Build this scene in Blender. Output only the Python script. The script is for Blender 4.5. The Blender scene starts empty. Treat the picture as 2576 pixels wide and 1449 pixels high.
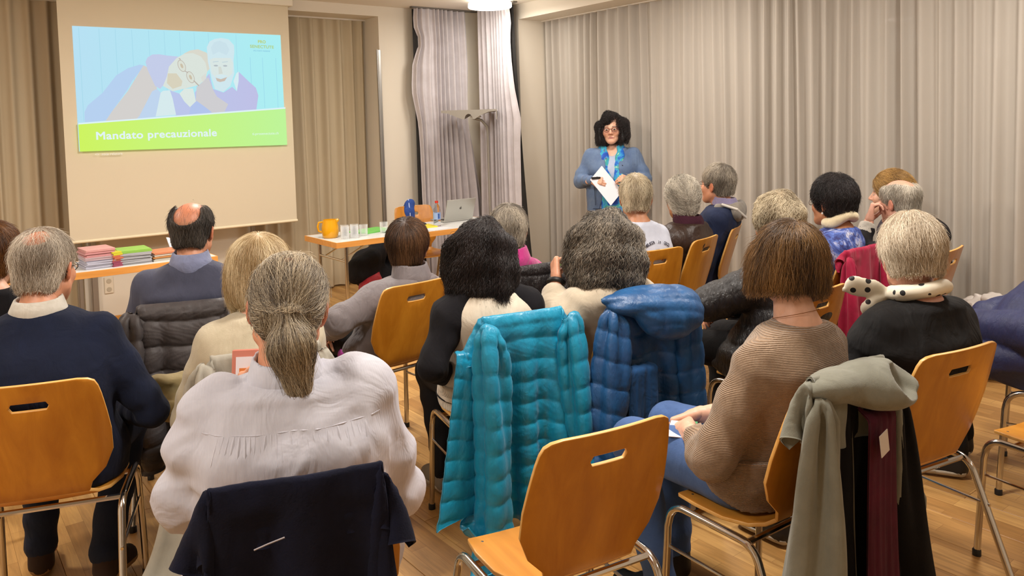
import bpy, math, random
import numpy as np
import openvdb
from mathutils import Matrix, Vector

rnd = random.Random(7)
S = bpy.context.scene
COL = S.collection
PI = math.pi

# ------------------------------------------------------------------ camera, world, lights, exposure
FPX, YAW, PITCH, ROLL, PY = 1975.67, 0.655086, 0.0525562, -0.0286588, 420.7   # focal length and optical axis in px of the 2576x1449 frame
_cy, _sy = math.cos(YAW), math.sin(YAW)
_f = Vector((_sy*math.cos(PITCH), _cy*math.cos(PITCH), -math.sin(PITCH)))
_r = Vector((_cy, -_sy, 0)); _u = _r.cross(_f)
_r2 = _r*math.cos(ROLL)+_u*math.sin(ROLL); _u2 = -_r*math.sin(ROLL)+_u*math.cos(ROLL)
cam = bpy.data.cameras.new('camera'); camo = bpy.data.objects.new('camera', cam); COL.objects.link(camo)
camo.matrix_world = Matrix(((_r2.x, _u2.x, -_f.x, 0), (_r2.y, _u2.y, -_f.y, 0), (_r2.z, _u2.z, -_f.z, 1.57), (0, 0, 0, 1)))
cam.sensor_fit = 'HORIZONTAL'; cam.sensor_width = 36; cam.lens = FPX/2576*36
cam.shift_y = -(724.5-PY)/2576          # the published picture is a crop of the lower part of the frame
cam.clip_start = 0.05
S.camera = camo

w = bpy.data.worlds.new('night'); S.world = w; w.use_nodes = True
w.node_tree.nodes['Background'].inputs[0].default_value = (0.012, 0.014, 0.022, 1)
w.node_tree.nodes['Background'].inputs[1].default_value = 1.0

S.view_settings.view_transform = 'Standard'; S.view_settings.look = 'None'
S.view_settings.gamma = 1; S.view_settings.use_curve_mapping = False
S.view_settings.exposure = -0.12

LAMP_COL = (1.0, 0.94, 0.87)
def ceiling_light(x, y, power, size=0.42, z=2.70, color=LAMP_COL):
    l = bpy.data.lights.new('ceiling_light', 'AREA'); l.shape = 'DISK'; l.size = size; l.energy = power; l.color = color
    o = bpy.data.objects.new('ceiling_light', l); COL.objects.link(o); o.location = (x, y, z); return o
for x, y, p in [(4.40, 5.9, 17), (4.1, 3.9, 34), (4.1, 1.4, 42), (1.9, 4.6, 62), (1.9, 1.8, 62), (-0.7, 4.6, 46), (-0.7, 1.6, 44), (2.0, -1.0, 9), (4.3, -1.0, 9)]:
    ceiling_light(x, y, p*.8)
    if y < 6:      # the lamp's glow sideways and onto the ceiling
        l = bpy.data.lights.new('lamp_glow', 'POINT'); l.shadow_soft_size = .16; l.energy = p*.42; l.color = LAMP_COL
        o = bpy.data.objects.new('lamp_glow', l); COL.objects.link(o); o.location = (x, y, 2.45)

# ------------------------------------------------------------------ object helpers
def setp(o, label=None, cat=None, group=None, kind=None):
    if label: o['label'] = label
    if cat: o['category'] = cat
    if group: o['group'] = group
    if kind: o['kind'] = kind
    return o

def thing(name, label, cat, loc=(0, 0, 0), rz=0.0, group=None):
    o = bpy.data.objects.new(name, None); COL.objects.link(o); o.empty_display_size = .05
    o.location = loc; o.rotation_euler = (0, 0, rz)
    return setp(o, label, cat, group)

def link(name, me, mat=None, parent=None, **kw):
    o = bpy.data.objects.new(name, me); COL.objects.link(o)
    if mat is not None:
        me.materials.clear()
        for m in (mat if isinstance(mat, (list, tuple)) else [mat]): me.materials.append(m)
    if parent is not None: o.parent = parent
    return setp(o, **kw)

def mesh_np(name, v, faces, smooth=True):
    """v (N,3); faces: list of int arrays each (M,k)."""
    me = bpy.data.meshes.new(name)
    v = np.asarray(v, np.float32)
    me.vertices.add(len(v)); me.vertices.foreach_set('co', v.ravel())
    faces = [np.asarray(f, np.int32) for f in faces if len(f)]
    if faces:
        li = np.concatenate([f.ravel() for f in faces])
        ls, s = [], 0
        for f in faces:
            n, k = f.shape; ls.append(s+np.arange(n)*k); s += n*k
        ls = np.concatenate(ls)
        me.loops.add(len(li)); me.loops.foreach_set('vertex_index', li)
        me.polygons.add(len(ls)); me.polygons.foreach_set('loop_start', ls.astype(np.int32))
        if smooth: me.polygons.foreach_set('use_smooth', np.ones(len(ls), bool))
    me.update(calc_edges=True); me.validate(); return me

class MB:
    """collects simple shapes into one mesh"""
    def __init__(s): s.v = []; s.f = []; s.n = 0
    def add(s, v, f):
        v = np.asarray(v, float); s.v.append(v)
        for q in f: s.f.append([i+s.n for i in q])
        s.n += len(v); return s
    def box(s, lo, hi, bev=0.0, rz=0, c=(0, 0, 0)):
        x0, y0, z0 = lo; x1, y1, z1 = hi; b = bev
        if b <= 0:
            v = [(x0, y0, z0), (x1, y0, z0), (x1, y1, z0), (x0, y1, z0), (x0, y0, z1), (x1, y0, z1), (x1, y1, z1), (x0, y1, z1)]
            f = [(0, 3, 2, 1), (4, 5, 6, 7), (0, 1, 5, 4), (1, 2, 6, 5), (2, 3, 7, 6), (3, 0, 4, 7)]
        else:
            v = []; f = []
            def ring(z, i): return [(x0+b*i, y0+b*(1-i)*0+0, z)]
            pts = lambda d: [(x0+d, y0, 0), (x1-d, y0, 0), (x1, y0+d, 0), (x1, y1-d, 0), (x1-d, y1, 0), (x0+d, y1, 0), (x0, y1-d, 0), (x0, y0+d, 0)]
            ins = [(x0+b, y0+b, 0), (x1-b, y0+b, 0), (x1-b, y0+b, 0), (x1-b, y1-b, 0), (x1-b, y1-b, 0), (x0+b, y1-b, 0), (x0+b, y1-b, 0), (x0+b, y0+b, 0)]
            for z, P in ((z0, ins), (z0+b, pts(b)), (z1-b, pts(b)), (z1, ins)):
                v += [(p[0], p[1], z) for p in P]
            for k in range(3):
                for i in range(8):
                    j = (i+1) % 8; f.append((k*8+i, k*8+j, k*8+8+j, k*8+8+i))
            f.append((7, 5, 3, 1)); f.append((25, 27, 29, 31))
        v = np.array(v, float)
        if rz:
            cs, sn = math.cos(rz), math.sin(rz); x, y = v[:, 0]-c[0], v[:, 1]-c[1]
            v[:, 0] = c[0]+x*cs-y*sn; v[:, 1] = c[1]+x*sn+y*cs
        return s.add(v, f)
    def tube(s, pts, r, n=10, closed=False, caps=True):
        P = [np.array(p, float) for p in pts]; m = len(P)
        rs = r if isinstance(r, (list, tuple, np.ndarray)) else [r]*m
        v = []; up = None
        for i, p in enumerate(P):
            if closed: t = P[(i+1) % m]-P[i-1]
            else: t = P[min(i+1, m-1)]-P[max(i-1, 0)]
            t = t/(np.linalg.norm(t)+1e-12)
            if up is None:
                up = np.array([0, 0, 1.]) if abs(t[2]) < .9 else np.array([1., 0, 0])
            a = up-t*(up@t); a /= np.linalg.norm(a)+1e-12; up = a; b = np.cross(t, a)
            for k in range(n):
                th = 2*PI*k/n; v.append(p+rs[i]*(math.cos(th)*a+math.sin(th)*b))
        f = []
        for i in range(m if closed else m-1):
            j = (i+1) % m
            for k in range(n):
                l = (k+1) % n; f.append((i*n+k, i*n+l, j*n+l, j*n+k))
        if caps and not closed:
            f.append(tuple(range(n))[::-1]); f.append(tuple((m-1)*n+k for k in range(n)))
        return s.add(v, f)
    def lathe(s, prof, c=(0, 0, 0), n=24):
        v = []; f = []; m = len(prof)
        for (r, z) in prof:
            for k in range(n):
                th = 2*PI*k/n; v.append((c[0]+r*math.cos(th), c[1]+r*math.sin(th), c[2]+z))
        for i in range(m-1):
            for k in range(n):
                l = (k+1) % n; f.append((i*n+k, i*n+l, i*n+n+l, i*n+n+k))
        if prof[0][0] > 1e-5: f.append(tuple(range(n))[::-1])
        if prof[-1][0] > 1e-5: f.append(tuple((m-1)*n+k for k in range(n)))
        return s.add(v, f)
    def prism(s, poly, fn, a, b):
        """poly 2D points, fn(u,v,w)->xyz, w from a to b"""
        n = len(poly); v = [fn(p[0], p[1], a) for p in poly]+[fn(p[0], p[1], b) for p in poly]
        f = [tuple(range(n))[::-1], tuple(range(n, 2*n))]+[(i, (i+1) % n, n+(i+1) % n, n+i) for i in range(n)]
        return s.add(v, f)
    def build(s, name, mat, parent=None, smooth=False, angle=None, **kw):
        me = bpy.data.meshes.new(name); me.from_pydata(np.concatenate(s.v).tolist(), [], s.f); me.update()
        if smooth:
            me.polygons.foreach_set('use_smooth', np.ones(len(me.polygons), bool))
            me.set_sharp_from_angle(angle=math.radians(angle or 40))
        return link(name, me, mat, parent, **kw)

def tri_fix(me):
    import bmesh
    bm = bmesh.new(); bm.from_mesh(me); bmesh.ops.recalc_face_normals(bm, faces=bm.faces); bm.to_mesh(me); bm.free()

# ------------------------------------------------------------------ materials
def nodes(name):
    m = bpy.data.materials.new(name); m.use_nodes = True
    nt = m.node_tree; b = nt.nodes['Principled BSDF']
    return m, nt, b
def N(nt, t, **kw):
    n = nt.nodes.new(t)
    for k, v in kw.items():
        if k in n.inputs: n.inputs[k].default_value = v
        else: setattr(n, k, v)
    return n
def L(nt, a, b): nt.links.new(a, b)
def c4(c): return (c[0], c[1], c[2], 1)
def hexc(h):
    h = h.lstrip('#'); o = []
    for i in (0, 2, 4):
        c = int(h[i:i+2], 16)/255; o.append(c/12.92 if c <= .04045 else ((c+.055)/1.055)**2.4)
    return tuple(o)
def mul(c, k): return tuple(x*k for x in c)

_mc = {}
def plain(name, col, rough=.6, metal=0.0, spec=.5, trans=0, ior=1.45, emit=None, es=0, coat=0):
    if name in _mc: return _mc[name]
    m, nt, b = nodes(name)
    b.inputs['Base Color'].default_value = c4(col); b.inputs['Roughness'].default_value = rough
    b.inputs['Metallic'].default_value = metal; b.inputs['Specular IOR Level'].default_value = spec
    b.inputs['Transmission Weight'].default_value = trans; b.inputs['IOR'].default_value = ior
    b.inputs['Coat Weight'].default_value = coat
    if emit: b.inputs['Emission Color'].default_value = c4(emit); b.inputs['Emission Strength'].default_value = es
    _mc[name] = m; return m

def paint(name, col, var=.06, scale=6, rough=.7, bump=.15, bscale=180):
    if name in _mc: return _mc[name]
    m, nt, b = nodes(name); tc = N(nt, 'ShaderNodeTexCoord')
    nz = N(nt, 'ShaderNodeTexNoise', Scale=scale, Detail=5.0); L(nt, tc.outputs['Object'], nz.inputs['Vector'])
    mx = N(nt, 'ShaderNodeMix', data_type='RGBA'); mx.inputs[6].default_value = c4(mul(col, 1-var)); mx.inputs[7].default_value = c4(mul(col, 1+var))
    L(nt, nz.outputs['Fac'], mx.inputs[0]); L(nt, mx.outputs[2], b.inputs['Base Color'])
    n2 = N(nt, 'ShaderNodeTexNoise', Scale=bscale, Detail=3.0); L(nt, tc.outputs['Object'], n2.inputs['Vector'])
    bp = N(nt, 'ShaderNodeBump', Strength=bump, Distance=.002); L(nt, n2.outputs['Fac'], bp.inputs['Height']); L(nt, bp.outputs[0], b.inputs['Normal'])
    b.inputs['Roughness'].default_value = rough; _mc[name] = m; return m

def fabric(name, col, col2=None, kind='knit', rough=.9, sheen=.3, var=.12, bump=.4, scale=1.0, fold=.5, axis='Z'):
    """cloth: colour variation, weave/knit/stripe relief and soft folds as bump"""
    if name in _mc: return _mc[name]
    m, nt, b = nodes(name); tc = N(nt, 'ShaderNodeTexCoord'); co = tc.outputs['Object']
    nz = N(nt, 'ShaderNodeTexNoise', Scale=9.0*scale, Detail=6.0, Roughness=.65); L(nt, co, nz.inputs['Vector'])
    col2 = col2 or mul(col, 1-2*var)
    mx = N(nt, 'ShaderNodeMix', data_type='RGBA'); mx.inputs[6].default_value = c4(mul(col, 1+var)); mx.inputs[7].default_value = c4(col2)
    rmp = N(nt, 'ShaderNodeMapRange'); rmp.inputs[1].default_value = .3; rmp.inputs[2].default_value = .75
    L(nt, nz.outputs['Fac'], rmp.inputs[0]); L(nt, rmp.outputs[0], mx.inputs[0]); out = mx.outputs[2]
    h = None
    if kind in ('rib', 'stripe', 'corduroy'):
        wv = N(nt, 'ShaderNodeTexWave', Scale={'rib': 22.0, 'stripe': 130.0, 'corduroy': 60.0}[kind]*scale, Distortion=.6 if kind != 'stripe' else .3, Detail=1.0)
        wv.wave_type = 'BANDS'; wv.bands_direction = axis; wv.inputs['Detail Scale'].default_value = 1.5
        L(nt, co, wv.inputs['Vector'])
        m2 = N(nt, 'ShaderNodeMix', data_type='RGBA', blend_type='MULTIPLY'); m2.inputs[0].default_value = .55 if kind == 'rib' else .4
        L(nt, out, m2.inputs[6]); cr = N(nt, 'ShaderNodeMapRange'); cr.inputs[3].default_value = .35 if kind == 'rib' else .45
        L(nt, wv.outputs['Fac'], cr.inputs[0]); L(nt, cr.outputs[0], m2.inputs[7]); out = m2.outputs[2]; h = wv.outputs['Fac']
    elif kind in ('knit', 'fleece', 'weave'):
        vo = N(nt, 'ShaderNodeTexNoise', Scale={'knit': 420.0, 'fleece': 260.0, 'weave': 700.0}[kind], Detail=2.0); L(nt, co, vo.inputs['Vector']); h = vo.outputs['Fac']
    elif kind == 'puffer':
        vo = N(nt, 'ShaderNodeTexNoise', Scale=38.0*scale, Detail=5.0, Roughness=.6, Distortion=1.2)
        mp = N(nt, 'ShaderNodeMapping'); mp.inputs['Scale'].default_value = (1.2, 1.2, .45); L(nt, co, mp.inputs[0]); L(nt, mp.outputs[0], vo.inputs['Vector']); h = vo.outputs['Fac']
    elif kind == 'leather':
        vo = N(nt, 'ShaderNodeTexNoise', Scale=14.0*scale, Detail=6.0, Distortion=1.0); L(nt, co, vo.inputs['Vector']); h = vo.outputs['Fac']
    elif kind == 'denim':
        vo = N(nt, 'ShaderNodeTexNoise', Scale=300.0, Detail=2.0); L(nt, co, vo.inputs['Vector']); h = vo.outputs['Fac']
    L(nt, out, b.inputs['Base Color'])
    fz = N(nt, 'ShaderNodeTexNoise', Scale=11.0*scale, Detail=3.0, Distortion=1.5); mp2 = N(nt, 'ShaderNodeMapping'); mp2.inputs['Rotation'].default_value = (.4, .7, .3); mp2.inputs['Scale'].default_value = (1, 1, .55)
    L(nt, co, mp2.inputs[0]); L(nt, mp2.outputs[0], fz.inputs['Vector'])
    b1 = N(nt, 'ShaderNodeBump', Strength=fold, Distance=.02); L(nt, fz.outputs['Fac'], b1.inputs['Height'])
    nrm = b1.outputs[0]
    if h is not None:
        b2 = N(nt, 'ShaderNodeBump', Strength=bump, Distance={'puffer': .012, 'leather': .012, 'rib': .006, 'stripe': .0006}.get(kind, .0015)); L(nt, h, b2.inputs['Height']); L(nt, nrm, b2.inputs['Normal']); nrm = b2.outputs[0]
    L(nt, nrm, b.inputs['Normal'])
    b.inputs['Roughness'].default_value = rough; b.inputs['Sheen Weight'].default_value = sheen*min(1.0, 5*(.3*col[0]+.6*col[1]+.1*col[2])); b.inputs['Sheen Roughness'].default_value = .5
    b.inputs['Specular IOR Level'].default_value = .3 if kind not in ('puffer', 'leather') else .5
    _mc[name] = m; return m

def wood(name, c1, c2, scale=1.0, rough=.35, axis=2, coat=.0):
    if name in _mc: return _mc[name]
    m, nt, b = nodes(name); tc = N(nt, 'ShaderNodeTexCoord')
    mp = N(nt, 'ShaderNodeMapping'); sc = [14.0*scale]*3; sc[axis] = 1.3*scale; mp.inputs['Scale'].default_value = sc
    oi = N(nt, 'ShaderNodeObjectInfo'); ad = N(nt, 'ShaderNodeVectorMath', operation='ADD')
    L(nt, tc.outputs['Object'], ad.inputs[0]); mm = N(nt, 'ShaderNodeVectorMath', operation='SCALE'); mm.inputs[0].default_value = (7, 3, 5); L(nt, oi.outputs['Random'], mm.inputs['Scale']); L(nt, mm.outputs[0], ad.inputs[1])
    L(nt, ad.outputs[0], mp.inputs[0])
    nz = N(nt, 'ShaderNodeTexNoise', Scale=2.2, Detail=8.0, Roughness=.6, Distortion=.6); L(nt, mp.outputs[0], nz.inputs['Vector'])
    cr = N(nt, 'ShaderNodeValToRGB'); cr.color_ramp.elements[0].color = c4(c1); cr.color_ramp.elements[1].color = c4(c2); cr.color_ramp.elements[0].position = .3; cr.color_ramp.elements[1].position = .72
    L(nt, nz.outputs['Fac'], cr.inputs[0])
    hv = N(nt, 'ShaderNodeHueSaturation'); mr = N(nt, 'ShaderNodeMapRange'); mr.inputs[3].default_value = .9; mr.inputs[4].default_value = 1.1
    L(nt, oi.outputs['Random'], mr.inputs[0]); L(nt, mr.outputs[0], hv.inputs['Value']); L(nt, cr.outputs[0], hv.inputs['Color']); L(nt, hv.outputs[0], b.inputs['Base Color'])
    bp = N(nt, 'ShaderNodeBump', Strength=.08, Distance=.002); L(nt, nz.outputs['Fac'], bp.inputs['Height']); L(nt, bp.outputs[0], b.inputs['Normal'])
    b.inputs['Roughness'].default_value = rough; b.inputs['Coat Weight'].default_value = coat; b.inputs['Coat Roughness'].default_value = .25
    _mc[name] = m; return m

def tint_mat(name, rough=.5, sss=.0, mottled=.08):
    """skin: colour from the mesh's own 'tint' attribute, with fine mottling"""
    if name in _mc: return _mc[name]
    m, nt, b = nodes(name); at = N(nt, 'ShaderNodeAttribute'); at.attribute_name = 'tint'; tc = N(nt, 'ShaderNodeTexCoord')
    nz = N(nt, 'ShaderNodeTexNoise', Scale=45.0, Detail=4.0); L(nt, tc.outputs['Object'], nz.inputs['Vector'])
    mr = N(nt, 'ShaderNodeMapRange'); mr.inputs[3].default_value = 1-mottled*2; mr.inputs[4].default_value = 1+mottled*2; L(nt, nz.outputs['Fac'], mr.inputs[0])
    hv = N(nt, 'ShaderNodeHueSaturation'); L(nt, at.outputs['Color'], hv.inputs['Color']); L(nt, mr.outputs[0], hv.inputs['Value']); L(nt, hv.outputs[0], b.inputs['Base Color'])
    bp = N(nt, 'ShaderNodeBump', Strength=.12, Distance=.002); n2 = N(nt, 'ShaderNodeTexNoise', Scale=220.0, Detail=2.0); L(nt, tc.outputs['Object'], n2.inputs['Vector']); L(nt, n2.outputs['Fac'], bp.inputs['Height']); L(nt, bp.outputs[0], b.inputs['Normal'])
    b.inputs['Roughness'].default_value = rough; b.inputs['Subsurface Weight'].default_value = sss; b.inputs['Subsurface Radius'].default_value = (1, .3, .15); b.inputs['Subsurface Scale'].default_value = .008
    _mc[name] = m; return m

def hair_mat(name, dark, light, rough=.42, shell=False):
    if name in _mc: return _mc[name]
    m, nt, b = nodes(name)
    cr = N(nt, 'ShaderNodeValToRGB'); cr.color_ramp.elements[0].color = c4(dark); cr.color_ramp.elements[1].color = c4(light)
    cr.color_ramp.elements[0].position = .2; cr.color_ramp.elements[1].position = .85
    if shell:
        tc = N(nt, 'ShaderNodeTexCoord'); mp = N(nt, 'ShaderNodeMapping'); mp.inputs['Scale'].default_value = (60, 60, 9); L(nt, tc.outputs['Object'], mp.inputs[0])
        nz = N(nt, 'ShaderNodeTexNoise', Scale=1.0, Detail=4.0, Distortion=.8); L(nt, mp.outputs[0], nz.inputs['Vector']); L(nt, nz.outputs['Fac'], cr.inputs[0])
        bp = N(nt, 'ShaderNodeBump', Strength=.5, Distance=.006); L(nt, nz.outputs['Fac'], bp.inputs['Height']); L(nt, bp.outputs[0], b.inputs['Normal'])
    else:
        at = N(nt, 'ShaderNodeAttribute'); at.attribute_name = 'shade'; L(nt, at.outputs['Fac'], cr.inputs[0])
    L(nt, cr.outputs[0], b.inputs['Base Color']); b.inputs['Roughness'].default_value = rough; b.inputs['Specular IOR Level'].default_value = .5
    _mc[name] = m; return m

CHROME = plain('chrome', (.62, .60, .57), .16, 1.0)
STEEL = plain('brushed_aluminium', (.42, .41, .39), .38, 1.0)
BLACKP = plain('black_plastic', (.012, .012, .013), .45)
BEECH = wood('beech_plywood', hexc('#ab6a17'), hexc('#c78627'), .55, .33, 2, .15)
BEECH_EDGE = wood('beech_plywood_edge', hexc('#d9a050'), hexc('#e8b86c'), .8, .4, 0)
BEECH_SEAT_LIT = wood('beech_seat_lit', hexc('#c07d28'), hexc('#dd9a3c'), .55, .33, 1, .15)  # same plywood as the backrest, painted lighter for lamplight falling on the seat
EDGEW = wood('table_edge_beech', hexc('#c98a3e'), hexc('#de9f52'), .8, .45, 0)
LAMIN = paint('white_laminate', hexc('#d3d4d2'), .02, 4, .35, .02)
# ------------------------------------------------------------------ the room
WALL = paint('wall_paint', hexc('#dfd6c6'), .02, 2.5, .8, .08)
CEIL = paint('ceiling_paint', hexc('#ebe2d4'), .015, 2, .85, .08)
RX, FY, CZ = 4.95, 7.28, 2.79
def struct(name, mb, m, **kw): return mb.build(name, m, None, kind='structure', **kw)
struct('ceiling', MB().box((-2.6, -2.4, CZ), (5.75, 7.8, CZ+.1)), CEIL)
struct('wall_left', MB().box((-2.7, -2.4, 0), (-2.6, 7.8, CZ)), WALL)
struct('wall_back', MB().box((-2.6, -2.5, 0), (5.75, -2.4, CZ)), WALL)
# front wall: centre panel behind the screen, lintel and right pier, apron behind the curtains
struct('wall_front', MB().box((1.10, FY, 0), (2.52, FY+.35, CZ)).box((-2.6, 7.0, 2.69), (3.76, 7.6, CZ)).box((3.76, 7.0, 0), (5.75, 7.6, CZ)).box((-2.6, 7.6, 0), (1.10, 7.7, .45)).box((2.52, 7.6, 0), (3.76, 7.7, .45)), WALL)
struct('wall_right', MB().box((RX, 6.27, 0), (RX+.4, 7.0, CZ)).box((RX, -2.4, 2.64), (RX+.4, 6.27, CZ)).box((5.62, -2.4, 0), (5.74, 6.27, .35)), WALL)
BB = wood('skirting_oak', hexc('#b57a32'), hexc('#cf9444'), .8, .4, 0)
struct('baseboard_front', MB().box((1.10, FY-.02, 0), (2.52, FY, .065), .004), BB)
struct('baseboard_corner', MB().box((3.76, 6.98, 0), (4.93, 7.0, .065), .004), BB)
struct('baseboard_right', MB().box((RX-.02, 6.27, 0), (RX, 6.98, .065), .004), BB)

# floor of three-strip parquet boards, every board a piece
def board_mat():
    m, nt, b = nodes('oak_parquet'); tc = N(nt, 'ShaderNodeTexCoord'); oi = N(nt, 'ShaderNodeObjectInfo')
    ad = N(nt, 'ShaderNodeVectorMath', operation='ADD'); sc = N(nt, 'ShaderNodeVectorMath', operation='SCALE'); sc.inputs[0].default_value = (3.1, 11.3, 0); L(nt, oi.outputs['Random'], sc.inputs['Scale'])
    L(nt, tc.outputs['Object'], ad.inputs[0]); L(nt, sc.outputs[0], ad.inputs[1])
    br = N(nt, 'ShaderNodeTexBrick'); br.offset = .37; br.inputs['Scale'].default_value = 1.0; br.inputs['Brick Width'].default_value = .42; br.inputs['Row Height'].default_value = .0655; br.inputs['Mortar Size'].default_value = .0006; br.inputs['Mortar Smooth'].default_value = .3
    br.inputs['Color1'].default_value = c4(hexc('#9a6d38')); br.inputs['Color2'].default_value = c4(hexc('#c79a5c')); br.inputs['Mortar'].default_value = c4(hexc('#7d5628')); br.inputs['Bias'].default_value = .1
    rot = N(nt, 'ShaderNodeMapping'); rot.inputs['Rotation'].default_value = (0, 0, PI/2); L(nt, ad.outputs[0], rot.inputs[0]); L(nt, rot.outputs[0], br.inputs['Vector'])
    mp = N(nt, 'ShaderNodeMapping'); mp.inputs['Scale'].default_value = (26, 1.6, 1); L(nt, ad.outputs[0], mp.inputs[0])
    nz = N(nt, 'ShaderNodeTexNoise', Scale=2.2, Detail=7.0, Roughness=.65, Distortion=.8); L(nt, mp.outputs[0], nz.inputs['Vector'])
    mx = N(nt, 'ShaderNodeMix', data_type='RGBA', blend_type='OVERLAY'); mx.inputs[0].default_value = .55; L(nt, br.outputs['Color'], mx.inputs[6]); L(nt, nz.outputs['Fac'], mx.inputs[7])
    L(nt, mx.outputs[2], b.inputs['Base Color']); b.inputs['Roughness'].default_value = .42
    bp = N(nt, 'ShaderNodeBump', Strength=.15, Distance=.001); L(nt, nz.outputs['Fac'], bp.inputs['Height']); L(nt, bp.outputs[0], b.inputs['Normal'])
    return m
OAK = board_mat()
floor = struct('floor', MB().box((-2.6, -2.4, -.1), (5.75, 7.8, -.012)), plain('underlay', hexc('#5a3d1e'), .8))
bw, bl = .198, 1.29
bme = MB().box((0, 0, -.012), (bw-.0012, bl-.0015, 0), .0012)
proto = bme.build('board', OAK, floor)
bx0, row = -2.6, 0
while bx0 < 5.6:
    y = -1.2-(row*.43) % bl
    while y < 7.7:
        if row == 0 and y < -1.0: proto.location = (bx0, y, 0)
        o = proto if (row == 0 and y == -1.2) else proto.copy()
        if o is not proto: COL.objects.link(o)
        o.location = (bx0, y, 0); y += bl
    bx0 += bw; row += 1

# windows behind the curtains (night outside)
GLASS = plain('window_glass', (.9, .95, 1), .02, 0, .5, 1.0, 1.45)
FRAMEW = plain('window_frame_paint', hexc('#d8d2c6'), .5)
def window(name, lo, hi, along):
    mb = MB(); x0, y0, z0 = lo; x1, y1, z1 = hi
    def bar(a0, a1, zz0, zz1):
        if along == 'x': mb.box((a0, y0, zz0), (a1, y1, zz1), .004)
        else: mb.box((x0, a0, zz0), (x1, a1, zz1), .004)
    a0, a1 = (x0, x1) if along == 'x' else (y0, y1)
    nb = max(1, round((a1-a0)/1.3))
    bar(a0, a1, z0, z0+.07); bar(a0, a1, z1-.07, z1)
    bar(a0, a1, z0+.62, z0+.70)
    for i in range(nb+1):
        c = a0+(a1-a0)*i/nb; c = min(max(c, a0+.04), a1-.04); bar(c-.04, c+.04, z0, z1)
    o = mb.build(name, FRAMEW, None, kind='structure')
    for i in range(nb):
        p0 = a0+(a1-a0)*i/nb+.04; p1 = a0+(a1-a0)*(i+1)/nb-.04
        g = MB()
        if along == 'x': ym = (y0+y1)/2; g.box((p0, ym-.004, z0+.05), (p1, ym+.004, z1-.05))
        else: xm = (x0+x1)/2; g.box((xm-.004, p0, z0+.05), (xm+.004, p1, z1-.05))
        g.build('pane', GLASS, o)
window('window_1', (-2.5, 7.62, .45), (1.10, 7.68, 2.69), 'x')
window('window_2', (2.52, 7.62, .45), (3.76, 7.68, 2.69), 'x')
window('window_3', (5.65, -2.4, .35), (5.71, 6.27, 2.64), 'y')

# aluminium wall rails at the pier edges
for i, (x, y, z0, z1) in enumerate([(1.065, 7.22, .0, 2.69), (1.17, 7.24, 0, 2.5), (2.50, 7.22, 0, 2.5), (3.745, 6.985, .42, 2.36)]):
    wdt = .03 if i != 1 else .045
    mb = MB().box((x-wdt/2, y-.015, z0), (x+wdt/2, y+.03 if i < 3 else 7.0, z1), .003)
    mb.box((x-wdt/2-.008, y-.006, z0), (x-wdt/2, y+.01, z1))
    mb.build('trim_%d' % (i+1), STEEL, None, kind='structure')

# sheer pleated curtains
def sheer(name, col, trans):
    m, nt, b = nodes(name); out = nt.nodes['Material Output']; tc = N(nt, 'ShaderNodeTexCoord')
    nz = N(nt, 'ShaderNodeTexNoise', Scale=500.0, Detail=2.0); L(nt, tc.outputs['Object'], nz.inputs['Vector'])
    mp = N(nt, 'ShaderNodeMapping'); mp.inputs['Scale'].default_value = (3, 3, .25); L(nt, tc.outputs['Object'], mp.inputs[0])
    n2 = N(nt, 'ShaderNodeTexNoise', Scale=3.0, Detail=3.0); L(nt, mp.outputs[0], n2.inputs['Vector'])
    mx = N(nt, 'ShaderNodeMix', data_type='RGBA'); mx.inputs[6].default_value = c4(mul(col, .93)); mx.inputs[7].default_value = c4(mul(col, 1.05)); L(nt, n2.outputs['Fac'], mx.inputs[0]); L(nt, mx.outputs[2], b.inputs['Base Color'])
    b.inputs['Roughness'].default_value = .85; b.inputs['Specular IOR Level'].default_value = .2
    bp = N(nt, 'ShaderNodeBump', Strength=.25, Distance=.001); L(nt, nz.outputs['Fac'], bp.inputs['Height']); L(nt, bp.outputs[0], b.inputs['Normal'])
    tl = N(nt, 'ShaderNodeBsdfTranslucent'); L(nt, mx.outputs[2], tl.inputs[0]); a = N(nt, 'ShaderNodeMixShader'); a.inputs[0].default_value = .12; L(nt, b.outputs[0], a.inputs[1]); L(nt, tl.outputs[0], a.inputs[2])
    tr = N(nt, 'ShaderNodeBsdfTransparent'); a2 = N(nt, 'ShaderNodeMixShader'); a2.inputs[0].default_value = trans; L(nt, a.outputs[0], a2.inputs[1]); L(nt, tr.outputs[0], a2.inputs[2]); L(nt, a2.outputs[0], out.inputs[0])
    return m
SHEER = sheer('sheer_beige', hexc('#c6beb3'), .09)
SHEER_WARM = sheer('sheer_warm_bounce', hexc('#d2c2a4'), .10)  # warm tan bounce light of the front wall mixed into the cloth colour
LILAC = fabric('blackout_lilac', hexc('#cbc5c8'), hexc('#bab3b4'), 'weave', .8, .1, .03, .1, .6, .15)
DARKLIN = fabric('blackout_black_back', hexc('#2a2826'), None, 'weave', .9, .1, .05, .1)

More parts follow.
